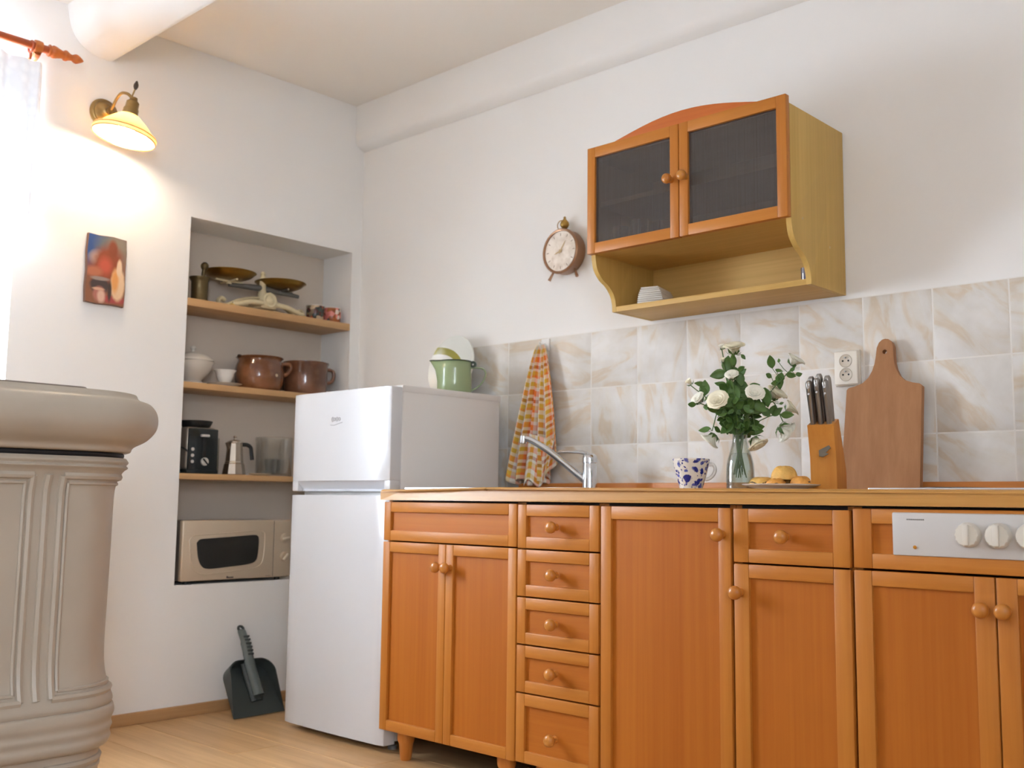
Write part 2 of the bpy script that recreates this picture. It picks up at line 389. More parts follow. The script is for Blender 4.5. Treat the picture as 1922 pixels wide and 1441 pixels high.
def kitchen():
    zt, zs, zb = 0.800, 0.676, 0.090
    u = unit('sink_cabinet', 'wide beech base cabinet with two doors standing next to the fridge', 0.9905, 1.5735)
    front(u, 'false_drawer_front', 0.9915, 1.5725, zs + 0.002, zt, grain=BEECH_PH)
    front(u, 'door', 0.9905, 1.281, zb, zs - 0.002, kn=(1.262, 0.606)); front(u, 'door', 1.283, 1.5725, zb, zs - 0.002, kn=(1.302, 0.606))
    u = unit('drawer_cabinet', 'narrow beech base cabinet with a stack of five knobbed drawers', 1.5745, 1.8715)
    zz = [zt, 0.674, 0.541, 0.41, 0.279, zb]
    for a, c in zip(zz, zz[1:]): front(u, 'drawer', 1.5775, 1.8695, c + 0.002, a - 0.002, kn=(1.722, (a + c) / 2 + (0.0 if a - c < 0.15 else -0.012)), grain=BEECH_PH)
    u = unit('door_cabinet', 'beech base cabinet with one tall full-height door', 1.8725, 2.2725)
    front(u, 'door', 1.8765, 2.2695, zb, zt - 0.003, st=0.034, rl=0.034, kn=(2.247, 0.733))
    u = unit('drawer_door_cabinet', 'narrow beech base cabinet with one drawer above one door', 2.2735, 2.5725)
    front(u, 'drawer', 2.2775, 2.5695, 0.670, zt - 0.004, st=0.04, grain=BEECH_PH, kn=(2.415, 0.733)); front(u, 'door', 2.2775, 2.5695, zb, 0.666, st=0.04, kn=(2.294, 0.6))
    u = unit('cooker_cabinet', 'wide beech base cabinet with white cooker control panel above two doors', 2.5735, 3.1735)
    ff = front(u, 'control_front', 2.5775, 3.1695, 0.672, zt, st=0.042, grain=BEECH_PH)
    front(u, 'door', 2.5775, 2.8705, zb, 0.667, st=0.04, kn=(2.85, 0.603)); front(u, 'door', 2.8735, 3.1695, zb, 0.667, st=0.04, kn=(2.892, 0.603))
    cp = MB().box(2.667, 3.13, YF - 0.004, YF + 0.008, 0.703, 0.793, bev=0.003).build('control_panel', mat('panel_white', (198, 194, 190), 0.35), u, label='white metal cooker control panel')
    for k in range(5):
        x = 2.826 + 0.0585 * k; M = T(x, YF - 0.004, 0.75) @ RX(PI / 2); b = MB()
        b.lathe([(0, 0), (0.0255, 0), (0.0255, 0.006), (0.023, 0.014), (0.0215, 0.016), (0, 0.016)], 28, M)
        for q in range(14):
            a = 2 * PI * q / 14; b.tube([M @ Vector((0.0225 * math.cos(a), 0.0225 * math.sin(a), 0.002)), M @ Vector((0.0205 * math.cos(a), 0.0205 * math.sin(a), 0.0155))], 0.0028, 6)
        b.M = M; b.box(-0.006, 0.006, -0.021, 0.021, 0.015, 0.023, bev=0.002); b.M = Matrix()
        b.build('control_knob', mat('cream_knob', (220, 214, 202), 0.3), cp)
    MB().lathe([(0, 0), (0.004, 0), (0.0035, 0.002), (0, 0.003)], 12, T(2.715, YF - 0.004, 0.721) @ RX(PI / 2)).build('indicator_lamp', mat('amber_lamp', (196, 130, 30), 0.2), cp)
    b = MB()
    for q in range(9): b.box(2.699 + 0.0042 * q, 2.7022 + 0.0042 * q, YF - 0.0044, YF - 0.0039, 0.7772, 0.7798)
    b.build('print', mat('grey_print', (120, 116, 112), 0.6), cp, smooth=0)
    # worktop with the sink opening left free
    wt = thing('worktop', 'long oak worktop running over all the base cabinets', 'worktop', (2.08, -0.34, 0.806))
    b = MB(); x0, x1, y0, y1 = 0.984, 3.18, -0.676, -0.0005; hx0, hx1, hy0, hy1 = 1.1, 1.46, -0.54, -0.19
    b.box(x0, hx0, y0, y1, 0.806, 0.84); b.box(hx1, x1, y0, y1, 0.806, 0.84)
    b.box(hx0, hx1, y0, hy0, 0.806, 0.84); b.box(hx0, hx1, hy1, y1, 0.806, 0.84)
    bm = b.bm; bmesh.ops.remove_doubles(bm, verts=bm.verts, dist=1e-5)
    ed = [e for e in bm.edges if all(abs(v.co.y - y0) < 1e-5 and abs(v.co.z - 0.84) < 1e-5 for v in e.verts)]
    ed += [e for e in bm.edges if all(abs(v.co.x - x0) < 1e-5 and abs(v.co.z - 0.84) < 1e-5 for v in e.verts)]
    bmesh.ops.bevel(bm, geom=ed, offset=0.009, segments=4, profile=0.5, affect='EDGES')
    b.build('slab', TOPM, wt, smooth=0)
    tag(MB().box(x0, x1, -0.024, -0.0088, 0.8402, 0.872, bev=0.003).build('worktop_upstand', UPST, loc=(2.08, -0.016, 0.8402)), 'narrow beech upstand strip along the foot of the tiles', 'upstand')
kitchen()

# ------------------------------------------------------------------ sink, tap, hob
def sink():
    s = thing('kitchen_sink', 'stainless steel sink let into the worktop beside the fridge', 'sink', (1.38, -0.35, 0.84))
    b = MB(); z0, z1 = 0.8405, 0.8465
    X0, X1, Y0, Y1 = 1.02, 1.74, -0.605, -0.1; hx0, hx1, hy0, hy1 = 1.105, 1.455, -0.535, -0.195
    b.box(X0, hx0, Y0, Y1, z0, z1); b.box(hx1, X1, Y0, Y1, z0, z1); b.box(hx0, hx1, Y0, hy0, z0, z1); b.box(hx0, hx1, hy1, Y1, z0, z1)
    b.build('rim', STEEL, s, smooth=0)
    R = [rrect(hx0 - 0.001 + i, hx1 + 0.001 - i, hy0 - 0.001 + i, hy1 + 0.001 - i, r, z) for i, r, z in ((0, 0.03, 0.8465), (0.004, 0.035, 0.83), (0.012, 0.045, 0.71), (0.03, 0.05, 0.692), (0.1, 0.05, 0.69))]
    solid(MB().rings(R, False, True).build('bowl', STEEL, s), 0.0015, 1)
    b = MB()
    for k in range(7): b.box(1.5, 1.71, -0.52 + 0.052 * k, -0.505 + 0.052 * k, z1 - 0.001, z1 + 0.002, bev=0.001)
    b.build('drainer_ribs', STEEL, s)
    t = thing('mixer_tap', 'chrome single-lever mixer tap standing on the sink rim', 'tap', (1.431, -0.16, 0.8465))
    MB().lathe([(0, 0), (0.028, 0), (0.028, 0.004), (0.0245, 0.007), (0.0235, 0.03), (0.0235, 0.083), (0.0225, 0.085), (0.0225, 0.087), (0.0245, 0.089), (0.0245, 0.104), (0.022, 0.113), (0.014, 0.119), (0, 0.12)], 28, T(1.431, -0.16, 0.8465)).build('body', CHROME, t)
    sp = spline([(1.425, -0.165, 0.872), (1.38, -0.185, 0.91), (1.31, -0.213, 0.968), (1.265, -0.23, 0.998), (1.235, -0.242, 1.014), (1.215, -0.25, 1.0185)], 6)
    nn = len(sp); b = MB().tube(sp, [0.0125 - 0.003 * i / nn for i in range(nn)], 14)
    b.build('spout', CHROME, t)
    MB().lathe([(0, 0.003), (0.012, 0.003), (0.0125, 0), (0.0125, -0.022), (0.009, -0.024), (0, -0.024)], 20, T(1.216, -0.2497, 1.024) @ RY(0.12)).build('nozzle', CHROME, t)
    sp = spline([(1.431, -0.16, 0.957), (1.415, -0.165, 0.967), (1.385, -0.172, 0.972), (1.33, -0.185, 0.972), (1.315, -0.188, 0.969)], 5)
    MB().tube(sp, [0.015 - 0.009 * i / len(sp) for i in range(len(sp))], 12, flat=0.6, ref=(0, 0, 1)).build('lever', CHROME, t)
    h = thing('hob', 'white and steel hob let into the worktop beside the chopping board', 'hob', (2.86, -0.33, 0.84))
    MB().box(2.575, 3.13, -0.58, -0.12, 0.8405, 0.8465, bev=0.002).build('plate', mat('hob_steel', (214, 214, 216), 0.25, 0.8), h)
    for x in (2.72, 2.99):
        for y in (-0.45, -0.25):
            MB().lathe([(0, 0), (0.08, 0), (0.08, 0.002), (0.074, 0.0025), (0, 0.0022)], 32, T(x, y, 0.8466)).build('burner', BLACKP, h)
sink()

# ------------------------------------------------------------------ fridge
def fridge():
    f = thing('fridge_freezer', 'white fridge-freezer with two doors standing by the shelf niche', 'fridge', (0.69, -0.36, 0))
    x0, x1 = 0.42, 0.964
    side = mat('fridge_side_white', (232, 228, 224), 0.3)
    b = MB(); b.box(x0 + 0.004, x1 - 0.003, -0.572, -0.1, 0.03, 1.186, bev=0.008, seg=3)
    b.box(x0 + 0.002, x1 - 0.001, -0.573, -0.098, 1.166, 1.19, bev=0.004); b.build('cabinet', side, f)
    def door(name, z0, z1, grip):
        n = 16
        def fr(t): return -0.622 - 0.006 * (1 - (2 * t - 1) ** 2)
        arc = [(x0 + (x1 - x0) * k / n, fr(k / n)) for k in range(n + 1)]
        r = 0.006
        arc = [(x0, fr(0) + r)] + [(x0 + r * 0.3, fr(0) + r * 0.3)] + [(x0 + r, fr(0))] + arc[1:-1] + [(x1 - r, fr(1)), (x1 - r * 0.3, fr(1) + r * 0.3), (x1, fr(1) + r)]
        b = MB()
        if grip:
            zg = z0 + 0.036
            b.prism(arc + [(x1, -0.576), (x0, -0.576)], zg, z1, 'XY', bev=0.003)
            for a, c in ((x0, x0 + 0.034), (x1 - 0.03, x1)):
                b.box(a, c, -0.6205, -0.576, z0, zg + 0.001, bev=0.003)
            b.prism([(-0.623, zg + 0.004), (-0.616, zg - 0.008), (-0.598, z0 + 0.008), (-0.598, z0), (-0.576, z0), (-0.576, zg + 0.004)], x0 + 0.033, x1 - 0.029, 'YZ', mi=1)
        else:
            b.prism(arc + [(x1, -0.576), (x0, -0.576)], z0, z1, 'XY', bev=0.003)
        return b.build(name, [WHITEP, mat('grip_grey_white', (214, 216, 222), 0.35)], f, smooth=30)
    fd = door('freezer_door', 0.834, 1.182, True); door('fridge_door', 0.024, 0.82, False)
    b = MB(); gm = mat('logo_grey', (168, 166, 168), 0.4)
    for k, (w, hgt) in enumerate(((0.011, 0.016), (0.009, 0.011), (0.009, 0.015), (0.01, 0.011))):
        xx = 0.652 + 0.0125 * k; b.tube([(xx + w / 2 + w / 2 * math.cos(a), -0.6284, 1.083 + hgt / 2 * math.sin(a)) for a in [2 * PI * q / 10 for q in range(10)]], 0.0013, 6, closed=True)
    b.tube(spline([(0.644, -0.6282, 1.064), (0.665, -0.6284, 1.0625), (0.69, -0.6286, 1.067), (0.712, -0.6284, 1.071)], 4), 0.0011, 6)
    b.build('logo', gm, fd)
    for x in (x0 + 0.04, x1 - 0.04):
        for y in (-0.55, -0.15):
            MB().lathe([(0, 0), (0.015, 0), (0.015, 0.012), (0.007, 0.014), (0.007, 0.031), (0, 0.031)], 14, T(x, y, 0)).build('foot', mat('grey_foot', (120, 118, 116), 0.5), f)
fridge()

# ------------------------------------------------------------------ wall cabinet
def wall_cabinet():
    c = thing('wall_cabinet', 'oak wall cabinet with two smoked ribbed-glass doors and an open lower shelf', 'cabinet', (1.915, -0.17, 1.415))
    xa, xb = 1.567, 2.262; t = 0.016
    prof = [(-0.003, 1.415), (-0.003, 1.905), (-0.323, 1.905), (-0.323, 1.583)]
    prof += [tuple(p) for p in spline([(-0.323, 1.583), (-0.322, 1.566), (-0.312, 1.535), (-0.285, 1.508), (-0.254, 1.492), (-0.229, 1.468), (-0.218, 1.44), (-0.216, 1.415)], 5)[1:]]
    for a in (xa, xb - t):
        MB().prism(prof, a, a + t, 'YZ', bev=0.001).build('side_panel', OAKV, c, smooth=30)
    b = MB(); xi, xj = xa + t, xb - t
    b.box(xi, xj, -0.322, -0.004, 1.889, 1.905); b.build('top_panel', OAKH, c, smooth=0)
    MB().box(xi, xj, -0.322, -0.012, 1.584, 1.6).build('bottom_panel', OAKH, c, smooth=0)
    MB().box(xi, xj, -0.216, -0.012, 1.415, 1.432, bev=0.001).build('open_shelf', OAKH, c)
    MB().box(xi, xj, -0.012, -0.004, 1.415, 1.889).build('back_panel', OAKH, c, smooth=0)
    MB().box(xi, xj, -0.30, -0.012, 1.742, 1.756).build('inner_shelf', OAKH, c, smooth=0)
    n = 18; arc = [(1.60 + 0.645 * k / n, 1.912 + 0.052 * math.sin(PI * k / n) ** 1.25) for k in range(n + 1)]
    MB().prism([(1.60, 1.9055)] + arc + [(2.245, 1.9055)], -0.342, -0.32, 'XZ', bev=0.001).build('crown', wood('crown_beech', (202, 112, 50), (184, 94, 36), 0, 0.4, 60, 1.6), c, smooth=30)
    # smoked ribbed glass
    m, nt, N, L, P = newmat('smoked_ribbed_glass'); N.remove(P)
    out = [q for q in N if q.type == 'OUTPUT_MATERIAL'][0]
    tr = N.new('ShaderNodeBsdfTransparent'); tr.inputs[0].default_value = (0.34, 0.32, 0.31, 1)
    g = N.new('ShaderNodeBsdfGlossy'); g.inputs['Roughness'].default_value = 0.12
    d = N.new('ShaderNodeBsdfDiffuse'); d.inputs[0].default_value = lin((86, 78, 74))
    tc = N.new('ShaderNodeTexCoord'); mp = N.new('ShaderNodeMapping'); mp.inputs['Scale'].default_value = (210, 1, 3)
    no = N.new('ShaderNodeTexNoise'); no.inputs['Scale'].default_value = 1; no.inputs['Detail'].default_value = 2
    L.new(tc.outputs['Object'], mp.inputs[0]); L.new(mp.outputs[0], no.inputs[0])
    bp = N.new('ShaderNodeBump'); bp.inputs['Strength'].default_value = 0.6; bp.inputs['Distance'].default_value = 0.004
    L.new(no.outputs['Fac'], bp.inputs['Height']); L.new(bp.outputs['Normal'], g.inputs['Normal'])
    m1 = N.new('ShaderNodeMixShader'); m1.inputs[0].default_value = 0.5; L.new(tr.outputs[0], m1.inputs[1]); L.new(d.outputs[0], m1.inputs[2])
    m2 = N.new('ShaderNodeMixShader'); m2.inputs[0].default_value = 0.07; L.new(m1.outputs[0], m2.inputs[1]); L.new(g.outputs[0], m2.inputs[2]); L.new(m2.outputs[0], out.inputs[0])
    for x0, x1, kx in ((1.5665, 1.911, 1.886), (1.914, 2.2625, 1.938)):
        y = -0.345; z0, z1 = 1.582, 1.925; st = 0.03; rl = 0.033; b = MB(); bv = 0.0015
        b.box(x0, x0 + st, y, y + 0.02, z0, z1, bev=bv, mi=0); b.box(x1 - st, x1, y, y + 0.02, z0, z1, bev=bv, mi=0)
        b.box(x0 + st, x1 - st, y, y + 0.02, z1 - rl, z1, bev=bv, mi=1); b.box(x0 + st, x1 - st, y, y + 0.02, z0, z0 + rl, bev=bv, mi=1)
        dr = b.build('door', [BEECH_V, BEECH_H], c)
        def rib(u, v, x0=x0, x1=x1):
            return (x0 + st - 0.002 + u * (x1 - x0 - 2 * st + 0.004), y + 0.009 + 0.0007 * math.cos(u * 2 * PI * 60), z0 + rl - 0.002 + v * (z1 - z0 - 2 * rl + 0.004))
        MB().grid(rib, 240, 1).build('pane', m, dr, smooth=180)
        knob(dr, kx, 1.757, y, 0.0155)
    for yy, zz in ((-0.26, 1.592), (-0.1, 1.54)): MB().lathe([(0, 0), (0.004, 0), (0.003, 0.001), (0, 0.0012)], 10, T(2.262, yy, zz) @ RY(PI / 2)).build('screw_cap', mat('screw_cap', (206, 180, 130), 0.5), c)
wall_cabinet()

# ------------------------------------------------------------------ tiled stove
def stove():
    x0, x1, y0, y1, RC = 0.76, 1.3, -2.62, -1.686, 0.12
    s = thing('tiled_stove', 'old beige tiled stove with a heavy rounded cornice near the window', 'stove', ((x0 + x1) / 2, (y0 + y1) / 2, 0))
    CER = mat('beige_glaze', (180, 169, 153), 0.42, vary=0.08, bscale=9, bump=0.02)
    def ring(o, z): return rrect(x0 - o, x1 + o, y0 - o, y1 + o, RC + o, z, 10)
    def loft(name, prof, m): return MB().rings([ring(o, z) for o, z in prof]).build(name, m, s, smooth=45)
    def sp(*p): return [tuple(q) for q in spline(p, 4)]
    loft('plinth', [(0.0, 0.001), (0.0, 0.245)], CER)
    loft('base_moulding', sp((0.004, 0.2455), (0.018, 0.252), (0.024, 0.265), (0.0215, 0.277), (0.026, 0.29), (0.0235, 0.302), (0.029, 0.318), (0.027, 0.334), (0.022, 0.3395)), CER)
    body = sp((0.022, 0.34), (0.024, 0.352), (0.012, 0.382), (0.003, 0.42), (0.0, 0.47), (0.001, 0.55), (0.003, 0.7), (0.004, 0.8), (0.008, 0.835), (0.02, 0.862), (0.032, 0.873), (0.028, 0.879), (0.033, 0.886), (0.027, 0.8955))
    loft('body', body, CER)
    loft('iron_band', [(0.02, 0.896), (0.022, 0.9), (0.022, 0.904), (0.02, 0.907)], mat('black_iron', (20, 20, 24), 0.5))
    loft('cornice', sp((0.028, 0.9075), (0.036, 0.911), (0.042, 0.922), (0.07, 0.938), (0.09, 0.961), (0.095, 0.985), (0.09, 1.008), (0.076, 1.024), (0.056, 1.031), (0.048, 1.037), (0.044, 1.045)), CER)
    R = [rrect(x0 + o, x1 - o, y0 + o, y1 - o, 0.02, z) for o, z in ((0.075, 1.0455), (0.075, 1.058), (0.078, 1.061))]
    MB().rings(R).build('top_plate', mat('grey_top_plate', (120, 108, 98), 0.6), s, smooth=30)
    def off(z):
        for (a, p), (b, q) in zip(body, body[1:]):
            if p <= z <= q: return a + (b - a) * (z - p) / (q - p + 1e-9)
        return 0.0
    def pt(t, o, z):
        """point on the stove wall: t runs from the far end round the corner and along the face"""
        if t < 0: return (x1 - RC + t, y1 + o, z)
        arc = RC * PI / 2
        if t < arc:
            a = PI / 2 - t / RC; return (x1 - RC + (RC + o) * math.cos(a), y1 - RC + (RC + o) * math.sin(a), z)
        return (x1 + o, y1 - RC - (t - arc), z)
    def tile(t0, t1, z0, z1, fo):
        b = MB(); n = 14
        for z in (z0, z1): b.tube([pt(t0 + (t1 - t0) * k / n, fo(z) - 0.002, z) for k in range(n + 1)], 0.009, 8)
        for z in (z0 + 0.016, z1 - 0.016): b.tube([pt(t0 + 0.014 + (t1 - t0 - 0.028) * k / n, fo(z), z) for k in range(n + 1)], 0.0045, 6)
        for t in (t0, t1): b.tube([pt(t, fo(z0 + (z1 - z0) * k / n) - 0.002, z0 + (z1 - z0) * k / n) for k in range(n + 1)], 0.009, 8)
        for t in (t0 + 0.014, t1 - 0.014): b.tube([pt(t, fo(z0 + 0.016 + (z1 - z0 - 0.032) * k / n), z0 + 0.016 + (z1 - z0 - 0.032) * k / n) for k in range(n + 1)], 0.0045, 6)
        b.build('stove_tile', CER, s)
    A = RC * PI / 2; ta = A + 0.045                      # seam of the corner tile on the face
    for z0, z1, fo in ((0.372, 0.852, off), (0.03, 0.222, lambda z: 0.0)):
        tile(-0.2, ta, z0, z1, fo)
        t = ta + 0.066
        while t < 0.9: tile(t, t + 0.22, z0, z1, fo); t += 0.286
    for t in (ta + 0.033, ta + 0.033 + 0.286, ta + 0.033 + 0.572):
        MB().tube([pt(t, off(0.37 + 0.485 * k / 14) - 0.003, 0.37 + 0.485 * k / 14) for k in range(15)], 0.01, 8).build('seam_bead', CER, s)
stove()

# ------------------------------------------------------------------ curtain and rod
def curtain():
    RW = wood('red_beech_rod', (186, 92, 48), (150, 62, 28), 1, 0.35, 40, 4, coat=0.2)
    RL = wood('light_beech_rod', (206, 122, 58), (178, 88, 36), 1, 0.35, 40, 4, coat=0.2)
    X, Z = 0.1, 2.318
    r = thing('curtain_rod', 'turned red-brown wooden curtain rod with a pointed finial', 'curtain rod', (X, -1.94, Z))
    MB().tube([(X, -2.42, Z), (X, -1.45, Z)], 0.0135, 16).build('pole', RW, r)
    M = T(X, -1.455, Z) @ RX(-PI / 2)
    pr = spline([(0.0, 0.0), (0.018, 0.0), (0.021, 0.004), (0.018, 0.008), (0.021, 0.014), (0.022, 0.02), (0.019, 0.03), (0.016, 0.04), (0.014, 0.05), (0.018, 0.055), (0.0185, 0.062), (0.013, 0.072), (0.011, 0.082), (0.015, 0.09), (0.0165, 0.098), (0.012, 0.108), (0.006, 0.118), (0.0, 0.124)], 3)
    MB().lathe([(max(0, p[0]), p[1]) for p in pr], 20, M).build('finial', RL, r)
    M2 = T(X, -2.415, Z) @ RX(PI / 2)
    MB().lathe([(max(0, p[0]), p[1]) for p in pr], 20, M2).build('finial', RL, r)
    for y in (-1.49, -2.38):
        b = MB().tube(spline([(0.002, y, Z - 0.03), (0.04, y, Z - 0.034), (0.08, y, Z - 0.03), (X, y, Z - 0.02)], 4), 0.012, 12)
        b.lathe([(0.0138, -0.012), (0.021, -0.012), (0.0225, 0), (0.021, 0.012), (0.0138, 0.012)], 20, T(X, y, Z) @ RX(PI / 2), close=True)
        b.build('bracket', RL, r)
    ys = [-1.512 - 0.118 * k for k in range(8)]
    for k, y in enumerate(ys):
        n = 20; b = MB()
        b.tube([(X + 0.0195 * math.cos(2 * PI * q / n), y, Z - 0.006 + 0.0195 * math.sin(2 * PI * q / n)) for q in range(n)], 0.0035, 8, closed=True)
        b.tube([(X, y, Z - 0.026), (X, y, Z - 0.05)], [0.005, 0.0035], 8)
        o = b.build('curtain_ring', RW, loc=(X, y, Z - 0.05))
        tag(o, 'small wooden curtain ring with a clip on the red-brown rod', 'curtain ring', 'curtain rings on the rod')
    # short lace curtain
    m, nt, N, L, P = newmat('white_lace'); N.remove(P)
    out = [q for q in N if q.type == 'OUTPUT_MATERIAL'][0]
    df = N.new('ShaderNodeBsdfDiffuse'); df.inputs[0].default_value = (0.86, 0.87, 0.9, 1)
    tl = N.new('ShaderNodeBsdfTranslucent'); tl.inputs[0].default_value = (0.86, 0.87, 0.9, 1)
    a1 = N.new('ShaderNodeMixShader'); a1.inputs[0].default_value = 0.035
    L.new(df.outputs[0], a1.inputs[1]); L.new(tl.outputs[0], a1.inputs[2])
    tc = N.new('ShaderNodeTexCoord'); vo = N.new('ShaderNodeTexVoronoi'); vo.inputs['Scale'].default_value = 30
    L.new(tc.outputs['Object'], vo.inputs[0]); rp = N.new('ShaderNodeValToRGB')
    rp.color_ramp.elements[0].position = 0.25; rp.color_ramp.elements[0].color = (0.86, 0.86, 0.87, 1); rp.color_ramp.elements[1].position = 0.6; rp.color_ramp.elements[1].color = (0.80, 0.80, 0.82, 1)
    L.new(vo.outputs['Distance'], rp.inputs[0]); L.new(rp.outputs[0], df.inputs[0]); L.new(rp.outputs[0], tl.inputs[0]); L.new(a1.outputs[0], out.inputs[0])
    Y0, Y1 = -1.435, -2.36
    def fn(u, v):
        y = Y0 + (Y1 - Y0) * u; f = 0.35 + 0.65 * v
        x = X + 0.024 * f * math.sin(u * 2 * PI * 11.5) + 0.008 * math.sin(u * 2 * PI * 5 + 1)
        e = max(0.0, 1 - u / 0.048); x = x * (1 - e) + 0.012 * e
        zb = 1.765 - 0.03 * abs(math.sin(u * PI * 14)) - 0.02 * u
        return (x, y + 0.006 * v * math.sin(u * 2 * PI * 11.5 + 1.2), 2.268 + (zb - 2.268) * v)
    o = MB().grid(fn, 300, 24).build('lace_curtain', m, loc=(X, -1.9, 1.74), smooth=180)
    tag(o, 'short white lace curtain hanging from the wooden rod', 'curtain')
curtain()

# ------------------------------------------------------------------ wall lamp
def lamp():
    w = thing('wall_lamp', 'brass wall lamp with a lit amber glass shade', 'lamp', (0, -1.2, 2.19))
    BR = mat('antique_brass', (158, 130, 84), 0.35, 1.0, vary=0.2, bscale=40)
    M = T(0.001, -1.205, 2.19) @ RY(PI / 2)
    MB().lathe([(0, 0), (0.052, 0), (0.054, 0.004), (0.05, 0.012), (0.044, 0.015), (0.042, 0.022), (0.03, 0.03), (0.026, 0.038), (0.014, 0.044), (0.012, 0.06), (0, 0.062)], 32, M).build('backplate', BR, w)
    tilt = RX(-0.17) @ RY(0.06)                       # shade leans: opening towards the window
    H = T(0.165, -1.178, 2.186) @ tilt                 # socket frame, local -z points out of the shade
    MB().tube(spline([(0.055, -1.205, 2.19), (0.075, -1.205, 2.2), (0.09, -1.2, 2.225), (0.115, -1.195, 2.24), (0.145, -1.187, 2.232), (0.163, -1.181, 2.214), (0.165, -1.18, 2.2)], 6), 0.0055, 10).build('arm', BR, w)
    MB().lathe([(0, 0.03), (0.012, 0.03), (0.014, 0.02), (0.022, 0.012), (0.023, -0.01), (0.026, -0.014), (0.027, -0.035), (0.032, -0.04), (0.032, -0.046), (0, -0.046)], 24, H).build('socket', BR, w)
    MB().tube(spline([(0.165, -1.182, 2.214), (0.168, -1.176, 2.235), (0.172, -1.172, 2.25)], 4), 0.003, 8).build('stem', BR, w)
    MB().lathe([(0, 0.0), (0.004, 0.001), (0.0085, 0.012), (0.0085, 0.02), (0.004, 0.032), (0, 0.036)], 14, T(0.171, -1.173, 2.244) @ RX(-0.15)).build('switch', mat('dark_bakelite', (62, 48, 40), 0.4), w)
    m, nt, N, L, P = newmat('amber_shade_glass'); N.remove(P)
    out = [q for q in N if q.type == 'OUTPUT_MATERIAL'][0]
    tl = N.new('ShaderNodeBsdfTranslucent'); tl.inputs[0].default_value = lin((255, 232, 180))
    df = N.new('ShaderNodeBsdfDiffuse'); df.inputs[0].default_value = lin((244, 222, 176))
    gl = N.new('ShaderNodeBsdfGlossy'); gl.inputs['Roughness'].default_value = 0.15
    a = N.new('ShaderNodeMixShader'); a.inputs[0].default_value = 0.6; L.new(tl.outputs[0], a.inputs[1]); L.new(df.outputs[0], a.inputs[2])
    c = N.new('ShaderNodeMixShader'); c.inputs[0].default_value = 0.08; L.new(a.outputs[0], c.inputs[1]); L.new(gl.outputs[0], c.inputs[2]); L.new(c.outputs[0], out.inputs[0])
    pr = [(p[0], p[1]) for p in spline([(0.03, -0.04), (0.038, -0.046), (0.052, -0.058), (0.072, -0.076), (0.089, -0.094), (0.103, -0.104), (0.107, -0.108), (0.1065, -0.122)], 4)]
    sh = MB().lathe(pr, 44, H).build('shade', m, w, smooth=180, label='lit amber glass shade'); solid(sh, 0.003, 1)
    n = 44
    for zz, rr in ((-0.109, 0.1085), (-0.122, 0.108)):
        MB().tube([H @ Vector((rr * math.cos(2 * PI * k / n), rr * math.sin(2 * PI * k / n), zz)) for k in range(n)], 0.0022, 6, closed=True).build('shade_rim', mat('amber_rim', (176, 120, 50), 0.3), w)
    em, nt, N, L, P = newmat('lit_bulb'); P.inputs['Emission Color'].default_value = (1, 0.87, 0.70, 1); P.inputs['Emission Strength'].default_value = 62; P.inputs['Base Color'].default_value = (1, 0.95, 0.85, 1)
    pr = [(0, -0.046), (0.014, -0.046), (0.015, -0.06), (0.024, -0.078), (0.029, -0.094), (0.029, -0.106), (0.022, -0.121), (0.011, -0.129), (0, -0.131)]
    MB().lathe(pr, 24, H).build('bulb', em, w, smooth=180)
lamp()

